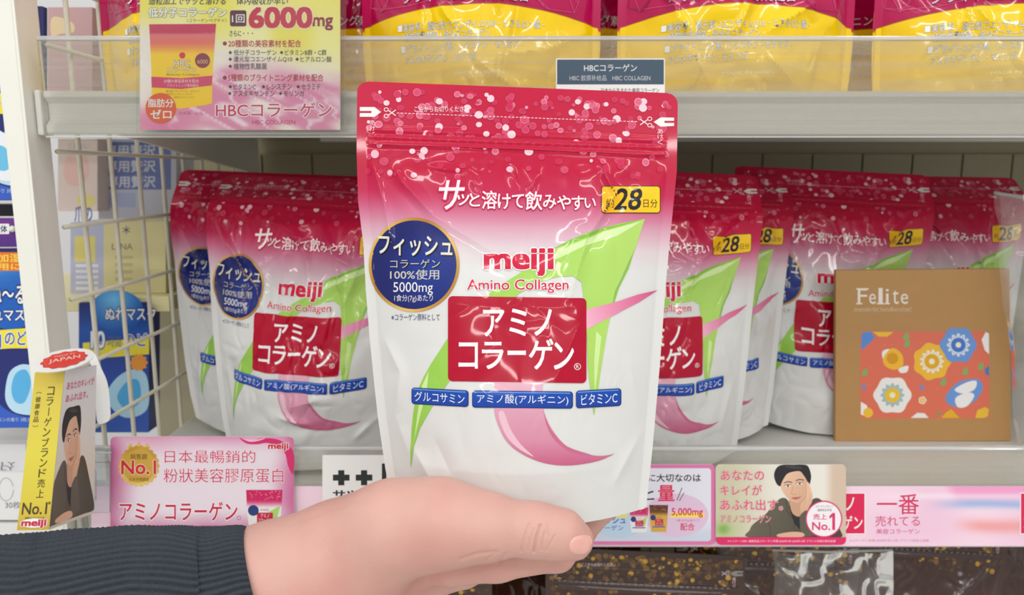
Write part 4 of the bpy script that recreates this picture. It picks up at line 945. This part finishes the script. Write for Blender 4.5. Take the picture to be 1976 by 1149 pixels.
film_sheet('wrapper_film', [(1490, 1062), (1722, 1062), (1726, 1400), (1486, 1400)], 60, 80, 0.558, 0.0055, 11, 0.004, wrap, clear('wrapper_film', haze=0.06, streak=0.05, rough=0.05, scale=(30, 30, 30)))
V, Fc = tubev([at(1490, 1062, .557), at(1600, 1066, .555), at(1722, 1062, .557)], 0.001); wobj('top_seal', V, Fc, EDGE, wrap, smooth=True)

# --- three-sided yellow standee clipped to the left end of the guard
def corner(px, py, d): return cpt(px, py, d)
TA, TB, TC = corner(68, 719, .445), corner(125, 716, .430), corner(186, 705, .462)
BA, BB, BC = corner(33, 1024, .450), corner(94.6, 1023, .434), corner(181, 991, .468)
std = thing('standee', 'yellow and white three-sided paper standee with a portrait on the left', 'sign', tuple((BA+BB+BC)/3))
ysf = quad_surf([TA, TB, BB, BA]); msf = quad_surf([TB, TC, BC, BB])
bsf = quad_surf([TC, TA, BA, BC])
for nm_, S_ in (('left_panel', ysf), ('right_panel', msf), ('back_panel', bsf)):
    u_, v_ = np.meshgrid(np.linspace(0, 1, 16), np.linspace(0, 1, 24)); wobj(nm_, S_(u_.ravel(), v_.ravel(), 0.0), [(j*16+i, j*16+i+1, j*16+i+17, j*16+i+16) for j in range(23) for i in range(15)], PAPER, std, cols=np.broadcast_to(srgb(WHITE), (384, 3)))
def unit(a, L=0.06): return a.flat(L)
def uput(nm, a, S):
    v, t, c, z = a.flat(0.08); wobj(nm, S(v[:, 0], v[:, 1], 0.00012+z*0.00004), t, PAPER, std, cols=c)
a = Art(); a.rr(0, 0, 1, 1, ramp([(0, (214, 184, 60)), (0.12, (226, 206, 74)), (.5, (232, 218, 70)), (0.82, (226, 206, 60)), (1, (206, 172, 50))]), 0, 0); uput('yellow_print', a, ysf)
a = Art(); ink = (70, 52, 24)
def vput(a, s_, u0, v0, v1, w, h=None):
    n = len(s_); st = (v1-v0)/n
    for i, ch in enumerate(s_):
        c0 = v0+st*(i+.5)
        if ch in 'ー()（）':
            vv, tt = glyphs(ch); m = (vv.min(0)+vv.max(0))/2; q = (vv-m)@np.array([[0., -1], [1, 0]])
            a.tri(np.stack([u0+q[:, 0]*w, c0-q[:, 1]*st*1.0], 1), tt, ink, 3)
        else: a.text(ch, u0-w*.43, c0-st*.41, u0+w*.43, c0+st*.41, ink, 3, bold=0.004)
vput(a, 'コラーゲンブランド売上', .62, .09, .80, .27); vput(a, '（健康食品）', .22, .11, .36, .2)
a.text('No.1', .1, .825, .88, .90, ink, 3, bold=0.01); a.text('※', .9, .82, .98, .84, ink, 3)
a.el(.52, .955, .42, (250, 250, 246), .03, z=2, n=24); a.text('健康とアイデアを', .22, .915, .84, .93, (80, 40, 40), 3); a.text('meiji', .14, .935, .9, .985, (206, 16, 62), 3.4, bold=0.06, out=(250, 250, 248), ow=0.05)
uput('yellow_lettering', a, ysf)
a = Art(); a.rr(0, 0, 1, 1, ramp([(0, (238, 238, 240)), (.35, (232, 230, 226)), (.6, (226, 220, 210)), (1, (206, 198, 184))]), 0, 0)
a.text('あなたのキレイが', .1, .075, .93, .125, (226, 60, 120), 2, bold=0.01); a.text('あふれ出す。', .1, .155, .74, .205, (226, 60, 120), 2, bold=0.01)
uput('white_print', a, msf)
a = Art(); a.merge(MAN, lambda v: np.stack([np.clip((v[:, 0]-1484)/140, 0.0, 1.0), np.clip(.24+(v[:, 1]-897)/140*.735, 0, .985)], 1)); uput('portrait_print', a, msf)
def disc_pts(n=40): return [(122+61*math.cos(q), 695+20*math.sin(q)-(math.cos(q))*11, .436+.018*math.cos(q)-.012*math.sin(q)) for q in np.linspace(0, 2*math.pi, n, endpoint=False)]
D3 = np.array([corner(*q) for q in disc_pts()]); c0_ = D3.mean(0); e1_ = (D3[0]-D3[20])/2; e2_ = (D3[10]-D3[30])/2; D3 = np.array([c0_+math.cos(q)*e1_+math.sin(q)*e2_ for q in np.linspace(0, 2*math.pi, 40, endpoint=False)]); nD = np.cross(D3[10]-D3[0], D3[20]-D3[0]); nD /= np.linalg.norm(nD)
if nD @ (CAM-D3[0]) < 0: nD = -nD
m = len(D3); V = np.concatenate([D3, D3-nD*0.0005]); wobj('cap_disc', V, [tuple(range(m)), tuple(range(2*m-1, m-1, -1))]+[(k, (k+1) % m, m+(k+1) % m, m+k) for k in range(m)], PAPER, std, cols=np.broadcast_to(srgb(WHITE), (2*m, 3)))
cD = D3.mean(0); eu = (D3[0]-D3[20])/2; ev = (D3[10]-D3[30])/2
dS = lambda u, v, off: cD+np.outer(u, eu)+np.outer(v, ev)+np.outer(off, nD)
a = Art(); scallop(a, 0.02, 0.02, .72, 12, (226, 60, 52), 1, 0.05); scallop(a, 0.02, 0.02, .62, 12, (238, 120, 104), 1.3, 0.05); scallop(a, .02, .02, .60, 12, (226, 60, 52), 1.6, 0.05); a.text('JAPAN', -.48, -.16, .52, .26, (244, 200, 190), 2.4, bold=0.02); a.text('MADE IN', -.3, -.45, .34, -.28, (244, 200, 190), 2.4)
v, t, c, z = a.flat(.1); wobj('seal_print', dS(v[:, 0], v[:, 1], 0.0002+z*0.00012), t, PAPER, std, cols=c)
FP = spline([(168, 683), (182, 682), (196, 712), (208, 742), (213, 790), (212, 808), (204, 816), (188, 815), (184, 770), (180, 720)], 5)
SF = lambda x, y, off: cpt(x, y, .4755-off)
slab('side_flap', FP, SF, 0.0005, PAPER, std, WHITE)
CLIPM = clear('clip_plastic', haze=0.16, streak=0.06, tint=(224, 228, 244), rough=0.05, scale=(40, 40, 40), gloss=1.6)
V, Fc = boxv(*[0]*6), BOXF
def cbox(nm, x0, y0, x1, y1, d, th, m_, par):
    P = np.concatenate([cpt([x0, x1, x1, x0], [y1, y1, y0, y0], d+q) for q in (0, th)]); 
    o = wobj(nm, P, [(0, 1, 2, 3), (7, 6, 5, 4), (0, 4, 5, 1), (1, 5, 6, 2), (2, 6, 7, 3), (3, 7, 4, 0)], m_, par); return bevel(o, 0.0005, 2)
clip = thing('clip_holder', 'small clear plastic clip joining the yellow standee to the guard', 'clip', tuple(cpt(190, 1000, .482)))
cbox('jaw', 181, 864, 216, 890, .4805, .006, CLIPM, clip); cbox('plate', 181, 892, 213, 990, .4822, .0012, CLIPM, clip); cbox('rib', 181, 873, 216, 876, .4795, .001, EDGE, clip); cbox('tongue', 170, 908, 186, 966, .4700, .002, CLIPM, clip)

# --- things of the next bay, left of the post and through the wire panel
def pack_art(x0, y0, s, base=0):
    """printed face of a blue night-mask pack, laid out in photograph pixels of the lower pack, moved and scaled"""
    A = {}
    mv = lambda v: np.stack([x0+(v[:, 0])*s, y0+(v[:, 1]-480)*s], 1)
    b = Art(); b.rr(-95, 480, 106, 826, ramp([(480, (38, 36, 96)), (520, (30, 60, 140)), (640, (26, 48, 120)), (700, (40, 70, 160)), (760, (60, 90, 180)), (826, (28, 44, 120))]), 4, 1)
    b.el(20, 570, 68, lambda X, Y: lerp3((150, 214, 246), (26, 96, 190), np.clip(np.hypot((X-8)/70, (Y-520)/90), 0, 1)**.8), 66, z=1.5, n=40)
    b.poly(spline([(-95, 648), (-40, 640), (20, 636), (60, 632), (106, 622), (106, 664), (60, 672), (0, 674), (-95, 690)], 4), (246, 230, 60), 2)
    b.sp([(10, 760), (18, 720), (40, 704), (66, 704), (92, 690), (106, 700), (106, 780), (70, 800), (34, 798), (16, 784)], (190, 226, 246), 2.2); b.sp([(22, 752), (30, 722), (50, 714), (60, 740), (48, 776), (30, 776)], (90, 180, 232), 2.5); b.sp([(64, 720), (96, 704), (104, 750), (80, 780)], (232, 240, 248), 2.5)
    b.sp([(-95, 770), (-40, 740), (10, 790), (60, 806), (106, 800), (106, 822), (-95, 822)], (52, 96, 196), 1.9)
    b.rr(-60, 487, 46, 523, (236, 120, 40), 3, 2.4); scallop(b, 70, 506, 18, 12, (250, 206, 50), 2.4, .08)
    b.sp([(56, 570), (58, 558), (66, 554), (74, 558), (82, 553), (88, 560), (86, 580), (76, 592), (62, 588)], (244, 246, 250), 2.8)
    t = Art(); o_ = (24, 40, 110)
    t.text('ぬ〜る', -18, 551, 48, 586, (244, 246, 250), 4, bold=0.02, out=o_, ow=0.07); t.text('ぬれマスク', -36, 597, 68, 619, (244, 246, 250), 4, bold=0.02, out=o_, ow=0.06)
    t.text('のど潤す', 10, 639, 96, 667, (56, 90, 180), 4, bold=0.02, out=(250, 250, 240), ow=0.05); t.text('10時間', -80, 645, 2, 672, (56, 90, 180), 4, bold=0.03, out=(250, 250, 240), ow=0.05)
    t2 = Art(); A['slogan_lettering'] = t2; t_all = t; t = t2
    t.text('立体加湿', -54, 490, 42, 506, (252, 226, 90), 4, bold=0.02); t.text('就寝用に', -50, 508, 40, 521, (252, 226, 90), 4, bold=0.02); t.text('特許', 58, 499, 82, 513, (220, 80, 30), 4, bold=0.02)
    t = t_all; t3 = Art()
    t3.text('ふつうサイズ ゆずレモンの香り 3枚入', -80, 806, 60, 814, (200, 214, 240), 4)
    A['pack_print'] = Art().merge(b, mv); A['pack_lettering'] = Art().merge(t, mv); A['slogan_lettering'] = Art().merge(t2, mv); A['caption_lettering'] = Art().merge(t3, mv); return A
BACKP = mat('pack_film_blue', (34, 50, 120), rough=0.35, noise=0.05)
def pack(name, label, cat, x0, y0, x1, y1, Y, art, th, m_, hang=False, group=None, r=3):
    S = plane_at(Y); o = slab(name, rounded(x0, y0, x1, y1, r), S, th, m_)
    for k_, v_ in art.items(): put(k_, v_, S, o, PAPER, L=14, dz=0.00005)
    return tag(o, label, cat, group)
G3 = 'blue mask packs of the next bay'
pack('mask_pack', 'blue mask pack at the far left edge below the purple header strip', 'mask pack', -95, 480, 106, 826, .52, pack_art(0, 480, 1), .004, BACKP, group=G3)
up = pack_art(-30, 12, 1.08); t_ = Art(); t_.el(54, 362, 17, (246, 246, 250), z=5, n=24); t_.text('無香料', 42, 356, 66, 368, (40, 50, 110), 6); t_.sp([(-60, 262), (0, 252), (40, 300), (52, 330), (20, 350), (-40, 330)], (240, 244, 250), 5); t_.sp([(-30, 286), (6, 282), (24, 310), (10, 330), (-24, 318)], (110, 196, 236), 5.3)
up['front_sticker'] = t_
pack('mask_pack', 'blue mask pack at the top left edge with a white round sticker', 'mask pack', -132, 12, 84, 387, .52, up, .004, BACKP, group=G3)
h = Art(); h.rr(-95, 421, 100, 476, ramp([(421, (110, 50, 140)), (476, (84, 40, 130))]), 0, 1); h.rr(-20, 432, 18, 452, WHITE, 2, 2); h.text('立体', -12, 435, 14, 449, (60, 40, 100), 3, bold=.02); h.rr(47, 431, 100, 462, (36, 34, 92), 2, 2); h.text('就寝用', 52, 434, 96, 446, (230, 226, 240), 3, bold=.02); h.text('フリーサイズ', 52, 449, 96, 459, (246, 226, 80), 3)
hd = pack('pack_header', 'purple header strip with a hang hole above the lower blue mask pack', 'mask pack', -95, 421, 104, 477, .518, {'header_print': h}, .001, mat('purple_header', (104, 50, 138), rough=.35, noise=.04))
V, Fc = tubev([at(24, 442, .515), at(24, 442, .60)], .0022); wobj('hang_peg', V, Fc, METAL, hd, smooth=True)
h = Art(); h.rr(-95, -60, 60, 10, (116, 60, 150), 0, 1); h.rr(0, -30, 44, 2, (40, 36, 90), 2, 2)
pack('pack_header', 'purple header strip at the top left corner of the picture', 'mask pack', -95, -60, 62, 11, .518, {'header_print': h}, .001, mat('purple_header', (104, 50, 138)))
rail = box('neighbour_rail', -0.42, -0.334, .545, .56, at(0, 420, .53)[2], at(0, 396, .53)[2], mat('dark_bar', (40, 38, 52), rough=.4, noise=.05)); tag(rail, 'dark hanging bar between the two blue mask packs at the left', 'bar')
th_ = pack_art(215, 588, 1.0)
pack('mask_pack', 'blue mask pack seen through the wire panel beside the pink pouches', 'mask pack', 152, 584, 288, 835, .64, {k_: v_ for k_, v_ in th_.items()} if False else {}, .02, BACKP, group=G3)
tp = Art(); tp.rr(153, 585, 287, 834, ramp([(585, (24, 40, 110)), (640, (30, 90, 180)), (690, (40, 70, 160)), (834, (60, 100, 190))]), 3, 1); tp.el(225, 600, 52, lambda X, Y: lerp3((120, 200, 244), (28, 90, 180), np.clip(np.hypot((X-220)/60, (Y-580)/60), 0, 1)), 40, z=1.4)
tp.poly([(160, 662), (288, 652), (288, 684), (160, 694)], (246, 230, 60), 1.8); tp.sp([(205, 770), (225, 730), (262, 712), (284, 730), (284, 790), (240, 806)], (180, 222, 244), 2); tp.sp([(226, 766), (246, 736), (268, 736), (270, 776), (244, 790)], (84, 176, 230), 2.3); scallop(tp, 268, 700, 16, 10, (244, 160, 60), 2.2, .1)
tl = Art(); tl.text('ぬれマスク', 204, 594, 300, 618, (244, 246, 250), 4, bold=.02, out=(24, 40, 110), ow=.06); tl.text('10', 176, 640, 202, 672, (244, 246, 250), 4, bold=.03, out=(56, 90, 180), ow=.05); tl.text('時間', 208, 648, 234, 670, (90, 110, 150), 4); tl.text('のど', 240, 644, 284, 668, (56, 90, 180), 4, bold=.02, out=(250, 250, 240), ow=.05)
tm = [o for o in bpy.data.objects if o.get('label', '').startswith('blue mask pack seen')][0]
put('pack_print', tp, plane_at(.64), tm, PAPER, L=14, dz=.00005); put('pack_lettering', tl, plane_at(.64), tm, PAPER, dz=.00005)
def carton(label, x0, y0, x1, y1, Y, col, deco, th=.04):
    m_ = mat('carton_%d_%d_%d' % col, col, rough=.5, noise=.04)
    return pack('carton', label, 'box', x0, y0, x1, y1, Y, {'carton_print': deco}, th, m_, r=0)
d1 = Art(); d1.sp([(126, 312), (134, 300), (150, 306), (164, 296), (172, 330), (160, 356), (136, 358), (124, 340)], (238, 196, 186), 2); d1.el(166, 388, 18, (234, 222, 140), 14, z=2); d1.text('うるおい', 130, 276, 172, 288, (190, 180, 186), 2)
carton('pale pink carton seen through the wire panel, with a peach blob print', 112, 268, 188, 408, .70, (232, 214, 206), d1)
d2 = Art(); d2.rr(196, 274, 330, 366, (116, 130, 190), 0, 1.5)
for i in range(3): d2.text('専用贅沢', 202+i*2, 280+i*30, 300, 302+i*30, (226, 230, 242), 2.2, bold=.02)
d2.rr(204, 372, 262, 400, (180, 192, 226), 0, 1.6)
carton('lavender blue carton with pale characters seen through the wire panel', 190, 268, 340, 424, .72, (206, 208, 224), d2)
d3 = Art(); d3.rr(144, 456, 184, 506, (238, 224, 130), 0, 1.5)
for i in range(5): d3.rr(146, 510+i*11, 190, 516+i*11, (238, 238, 244), 0, 1.6)
d3.text('爪の', 144, 398, 178, 428, (120, 130, 180), 2, bold=.03)
carton('lavender and yellow carton low behind the wire panel', 136, 430, 200, 572, .66, (196, 200, 224), d3)
d4 = Art(); d4.text('LENA', 216, 470, 256, 482, (150, 140, 110), 2); d4.line([(244, 436), (244, 452)], 1.5, (90, 100, 160), 2); d4.line([(237, 440), (251, 448)], 1.5, (90, 100, 160), 2); d4.line([(251, 440), (237, 448)], 1.5, (90, 100, 160), 2)
for i in range(4): d4.rr(222, 494+i*14, 256, 500+i*14, (214, 204, 150), 0, 1.6)
carton('pale yellow carton behind the wire panel beside the pouches', 200, 428, 320, 566, .66, (236, 226, 166), d4)
d5 = Art(); d5.sp([(98, 40), (110, 32), (140, 44), (142, 62), (116, 66), (100, 72)], (236, 214, 170), 2)
carton('dusty pink carton between the post and the leftmost yellow pouch', 92, 14, 178, 176, .62, (206, 168, 168), d5)
nsh = thing('neighbour_shelf', 'pale yellow shelf board of the next bay behind the wire panel', 'shelf', (-.36, .72, at(200, 600, .64)[2]))
box('board', -.50, -.2945, .6435, .80, at(200, 590, .64)[2]-.006, at(200, 574, .64)[2], mat('yellow_shelf', (232, 224, 170), rough=.5, noise=.03), nsh)
ush = thing('neighbour_shelf', 'upper pale shelf board of the next bay under the dusty pink carton', 'shelf', (-.36, .70, at(130, 186, .62)[2]))
box('board', -.50, -.2945, .615, .78, at(130, 186, .62)[2]-.002, at(130, 177, .62)[2], METAL, ush)
d6 = Art(); d6.text('30枚', 10, 968, 40, 982, (110, 110, 116), 2); P = elpts(12, 945, 14, 22, 24); d6.line(P, 1.5, (170, 170, 176), 2); d6.text('DAILY', -40, 900, 28, 908, (90, 90, 96), 2)
carton('white mask carton under the lower blue pack at the left edge', -90, 912, 46, 1004, .53, (230, 230, 230), d6, .08)
d7 = Art(); d7.text('DAILY', -40, 892, 30, 900, (110, 110, 120), 2)
carton('upper white mask carton under the lower blue pack at the left edge', -90, 858, 50, 909, .535, (224, 224, 226), d7, .08)
d8 = Art(); d8.text('マスク', -30, 1040, 30, 1060, (120, 120, 130), 2)
carton('lowest white mask carton at the left edge, above the sleeve', -90, 1010, 112, 1100, .53, (226, 226, 224), d8, .08)

# ================================================================== the hand
def hp(px, py, d): return np.array([(px-CX)/F*d, (CY-py)/F*d, d])*1000     # mm in the camera's axes, depth last
def capsule(P, a, b, ra, rb):
    ba = b-a; pa = P-a; t = np.clip((pa@ba)/(ba@ba), 0, 1)
    return np.linalg.norm(pa-t[..., None]*ba, axis=-1)-(ra+(rb-ra)*t)
def smin(a, b, k):
    h_ = np.clip(0.5+0.5*(b-a)/k, 0, 1); return b*(1-h_)+a*h_-k*h_*(1-h_)
def chain(P, pts, k=4):
    d = None
    for (a, ra), (b, rb) in zip(pts[:-1], pts[1:]):
        c = capsule(P, a, b, ra, rb); d = c if d is None else smin(d, c, k)
    return d
def hand_sdf(P):
    arm = chain(P, [(hp(250, 1200, .334), 26), (hp(450, 1160, .346), 25.5), (hp(560, 1126, .352), 25.5), (hp(690, 1086, .358), 27)], 14)
    arm2 = chain(P, [(hp(300, 1200, .352), 25), (hp(560, 1140, .366), 24.5), (hp(680, 1105, .374), 26)], 14)
    body = smin(arm, arm2, 18)
    palm = chain(P, [(hp(660, 1098, .378), 20), (hp(800, 1092, .386), 16.5), (hp(890, 1086, .392), 13.5)], 10)
    palm2 = chain(P, [(hp(650, 1105, .398), 17), (hp(800, 1098, .408), 15), (hp(890, 1084, .414), 13)], 10)
    body = smin(smin(body, palm, 16), palm2, 14)
    thenar = chain(P, [(hp(660, 1060, .352), 22), (hp(760, 1022, .3455), 20), (hp(850, 1010, .3415), 17.6), (hp(930, 1018, .340), 14.2)], 12)
    body = smin(body, thenar, 12)
    web = chain(P, [(hp(740, 1085, .366), 16), (hp(830, 1078, .368), 10)], 8); body = smin(body, web, 10)
    fingers = [
        ([(hp(860, 1014, .3405), 16.4), (hp(950, 1017, .3388), 13.0), (hp(1035, 1024, .3385), 11.5), (hp(1085, 1033, .3390), 10.6), (hp(1113, 1046, .3400), 7.6)], 5),
        ([(hp(870, 1084, .366), 12), (hp(960, 1082, .3635), 9.6), (hp(1076, 1070, .369), 8.0), (hp(1116, 1030, .392), 7.6), (hp(1168, 974, .409), 7.4), (hp(1186, 940, .412), 6.2)], 4),
        ([(hp(880, 1080, .392), 11), (hp(1010, 1066, .398), 9), (hp(1100, 1010, .416), 8), (hp(1140, 950, .422), 7.6), (hp(1150, 905, .423), 6.2)], 4),
        ([(hp(870, 1078, .408), 11), (hp(980, 1056, .417), 8.8), (hp(1060, 1000, .430), 8), (hp(1095, 945, .434), 7.4), (hp(1105, 905, .434), 6.2)], 4),
        ([(hp(850, 1078, .424), 10), (hp(940, 1050, .434), 8), (hp(1000, 1000, .442), 7), (hp(1030, 950, .444), 6.4), (hp(1036, 920, .444), 5.6)], 4)]
    out = body
    for i, (pts, k) in enumerate(fingers):
        f = smin(body, chain(P, pts, k), 6 if i == 0 else 5)
        out = np.minimum(out, f)
    x, y = P[..., 0]/P[..., 2]*F+CX, CY-P[..., 1]/P[..., 2]*F
    near = sm(346, 340, P[..., 2])
    # flattened bed round the thumb nail
    d = np.hypot((x-1121)/24, (y-1054)/20); out = out+near*0.35*np.exp(-((d-1.0)/0.12)**2)
    return out
h_ = 1.0
x0, x1, y0_, y1_, z0, z1 = -150, 66, -175, -70, 306, 462
gx, gy, gz_ = np.arange(x0, x1, h_), np.arange(y0_, y1_, h_), np.arange(z0, z1, h_)
PP = np.stack(np.meshgrid(gx, gy, gz_, indexing='ij'), -1)
sd = np.concatenate([hand_sdf(PP[i:i+24]) for i in range(0, len(gx), 24)])
# open end inside the sleeve: cut the arm off flat there
sd = np.maximum(sd, (-146+3)-PP[..., 0]).astype(np.float32)
sd = np.clip(sd, -6, 6)
grid = openvdb.FloatGrid(6.0); grid.copyFromArray(sd); pts_, tri_, quad_ = grid.convertToPolygons(0.0, 0.0)
pts_ = np.asarray(pts_)*h_+np.array([x0, y0_, z0])
def cam2w(p): p = np.asarray(p)/1000.0; return CAM+p[..., :1]*RIGHT+p[..., 1:2]*UP+p[..., 2:3]*FWD
faces = [tuple(q) for q in quad_.tolist()]+[tuple(q) for q in tri_.tolist()]
root = thing('person', 'person reaching in from the left, bare hand pinching the pouch, charcoal ribbed sleeve', 'person', tuple(cam2w(hp(520, 1180, .36))))
skin = mat('skin', (214, 167, 155), rough=0.48, spec=0.4, noise=0.07, nscale=55, bump=0.16, bscale=900, sss=0.12)
# warmer, redder blotches of the real skin
nt = skin.node_tree; b_ = nt.nodes['Principled BSDF']
src_ = b_.inputs['Base Color'].links[0].from_socket
nz = nt.nodes.new('ShaderNodeTexNoise'); nz.inputs['Scale'].default_value = 22; nz.inputs['Detail'].default_value = 3
tc = nt.nodes.new('ShaderNodeTexCoord'); nt.links.new(tc.outputs['Object'], nz.inputs['Vector'])
mr = nt.nodes.new('ShaderNodeMapRange'); mr.inputs['From Min'].default_value = .45; mr.inputs['From Max'].default_value = .7; mr.inputs['To Max'].default_value = .5
mx = nt.nodes.new('ShaderNodeMix'); mx.data_type = 'RGBA'; mx.inputs['B'].default_value = (*srgb((206, 138, 130)), 1)
nt.links.new(nz.outputs[0], mr.inputs[0]); nt.links.new(mr.outputs[0], mx.inputs['Factor']); nt.links.new(src_, mx.inputs['A']); nt.links.new(mx.outputs['Result'], b_.inputs['Base Color'])
hand = wobj('hand', cam2w(pts_), faces, skin, root, smooth=True)
import bmesh
bm = bmesh.new(); bm.from_mesh(hand.data); bmesh.ops.recalc_face_normals(bm, faces=bm.faces); bmesh.ops.smooth_vert(bm, verts=bm.verts, factor=.5, use_axis_x=True, use_axis_y=True, use_axis_z=True); bm.to_mesh(hand.data); bm.free()
# skin creases over the thumb joint and the folds at its base: refine there, then press the lines in
bm = bmesh.new(); bm.from_mesh(hand.data); M_ = np.array(hand.parent.location)
def to_px(co):
    w_ = np.array(co)+M_-CAM; d_ = w_@FWD; return (w_@RIGHT)/d_*F+CX, CY-(w_@UP)/d_*F, d_
CREASES = [((1005, 1064), (1012, 1036), (1021, 1012), .5, 2.6), ((1030, 1066), (1034, 1042), (1043, 1014), .9, 2.6), ((1018, 1062), (1022, 1045), (1030, 1022), .35, 2.2), ((1046, 1062), (1047, 1046), (1052, 1028), .4, 2.2),
           ((1055, 1063), (1062, 1050), (1071, 1034), .35, 2.2), ((1058, 1014), (1060, 1026), (1060, 1036), .25, 2.0), ((1010, 1050), (1016, 1030), (1026, 1008), .25, 2.2), ((890, 1080), (920, 1070), (955, 1066), .5, 4), ((938, 1082), (948, 1074), (960, 1066), .35, 3), ((962, 1090), (970, 1078), (978, 1068), .3, 3), ((560, 1012), (620, 990), (700, 962), .18, 5)]
pick = []
for e in bm.edges:
    x_, y_, d_ = to_px((e.verts[0].co+e.verts[1].co)/2)
    if d_ < .372 and 870 < x_ < 1085 and 1000 < y_ < 1100: pick.append(e)
bmesh.ops.subdivide_edges(bm, edges=pick, cuts=2, use_grid_fill=True, smooth=0.0)
bm.normal_update()
for v_ in bm.verts:
    x_, y_, d_ = to_px(v_.co)
    if d_ > .372: continue
    k_ = 0
    for p0_, p1_, p2_, dep, w_ in CREASES:
        for a_, b_ in ((p0_, p1_), (p1_, p2_)):
            if min(a_[0], b_[0])-12 < x_ < max(a_[0], b_[0])+12 and min(a_[1], b_[1])-12 < y_ < max(a_[1], b_[1])+12:
                dd, _t = segd(x_, y_, a_, b_); k_ = max(k_, dep*math.exp(-(dd/w_)**2))
    if k_: v_.co -= v_.normal*(k_*0.001)
bm.to_mesh(hand.data); bm.free(); hand.data.polygons.foreach_set('use_smooth', [True]*len(hand.data.polygons))
# thumb nail: a thin shell lying on the thumb, found by marching sight-independent rays along the nail's normal
nu_, nv_ = 26, 20
U_, V_ = np.meshgrid(np.linspace(-1, 1, nu_), np.linspace(-1, 1, nv_)); U_ = U_.ravel(); V_ = V_.ravel()
# squircle footprint, long side along the thumb
sx = U_*np.sqrt(1-0.42*V_**2); sy = V_*np.sqrt(1-0.42*U_**2)
cN = hp(1121, 1054, .330); dirN = np.array([0, 0, 1.0]); aN = np.array([.97, -.25, 0]); bN = np.array([.25, .97, 0])
Q = cN+np.outer(sx*5.3, aN)+np.outer(sy*4.3, bN); tt_ = np.zeros(len(Q))
for _ in range(40): tt_ += hand_sdf(Q+tt_[:, None]*dirN)*0.8
hit = Q+tt_[:, None]*dirN; tt_ = np.minimum(tt_, np.percentile(tt_, 92)+.6); hit = Q+tt_[:, None]*dirN
lift = 0.35*(1-np.maximum(np.abs(U_), np.abs(V_))**4)+0.05
eps = .3; gN = np.stack([hand_sdf(hit+eps*e)-hand_sdf(hit-eps*e) for e in np.eye(3)], -1); gN /= np.linalg.norm(gN, axis=1)[:, None]
nail = wobj('thumb_nail', cam2w(hit+gN*lift[:, None]), [(j*nu_+i, j*nu_+i+1, (j+1)*nu_+i+1, (j+1)*nu_+i) for j in range(nv_-1) for i in range(nu_-1)], mat('nail', (236, 178, 166), rough=.25, spec=.5, coat=.3, noise=.03), root, smooth=True)
# sleeve: ribbed knit tube with wandering ribs, open at the cuff
axis = [hp(-190, 1262, .292), hp(60, 1232, .312), hp(260, 1196, .330), hp(400, 1180, .342), hp(522, 1170, .3490)]; rad = [41, 39.5, 37, 34.6, 34.0]
ns, na, ribs = 170, 760, 76
tq = np.linspace(0, 1, ns); kk = np.linspace(0, 1, len(axis)); A_ = np.stack([np.interp(tq, kk, [p[c] for p in axis]) for c in range(3)], -1)
for _ in range(14): A_[1:-1] = (A_[:-2]+A_[1:-1]*2+A_[2:])/4
R_ = np.interp(tq, kk, rad); T_ = np.gradient(A_, axis=0); T_ /= np.linalg.norm(T_, axis=1)[:, None]
e1 = np.cross(T_, [0, 0, 1.0]); e1 /= np.linalg.norm(e1, axis=1)[:, None]; e2 = np.cross(T_, e1)
ang = np.linspace(0, 2*math.pi, na, endpoint=False)
AA, TT = np.meshgrid(ang, tq)
cx_, cy_ = np.cos(AA), np.sin(AA)
fold = 1.7*(vnoise(TT*9+cx_*1.3, cy_*1.6+TT*3, 3)-.5)+2.6*(vnoise(TT*5+cy_*1.2, cx_*1.4+3, 7)-.5)
ph = AA*ribs+1.9*2*np.sin(TT*11+cx_*1.2)+2.5*(vnoise(TT*6, cy_*2+cx_, 9)-.5)*3
rib = 2.0*np.abs(np.cos(ph/2))**.55+0.25*np.sin(TT*620+AA*7)*np.abs(np.cos(ph/2))
rr2 = R_[:, None]*(1+0*AA)+fold+rib
cuff = sm(.965, 1, TT); rr2 = rr2-cuff*.7
dirs = np.cos(AA)[..., None]*e1[:, None, :]+np.sin(AA)[..., None]*e2[:, None, :]
SV = A_[:, None, :]+rr2[..., None]*dirs
upd = dirs[..., 1]; SV = SV-T_[:, None, :]*(12*np.maximum(upd, -.5)*sm(.55, 1, TT))[..., None]      # the cuff is pulled back along the top
inner = A_[-1]-T_[-1]*1.0; rings = [SV]
for q, dr in ((0.0, -2.0), (-14.0, -3.0)):
    rings.append((A_[-1]+T_[-1]*q+(R_[-1]+dr)*dirs[-1]-T_[-1]*(12*np.maximum(upd[-1], -.5))[:, None])[None])
SV = np.concatenate(rings); nr = len(SV)
SFc = [(j*na+i, j*na+(i+1) % na, (j+1)*na+(i+1) % na, (j+1)*na+i) for j in range(nr-1) for i in range(na)]
sl = wobj('sleeve', cam2w(SV.reshape(-1, 3)), SFc, mat('ribbed_knit', (62, 67, 75), rough=.85, spec=.2, noise=.14, nscale=500, bump=.3, bscale=2500), root, smooth=True)
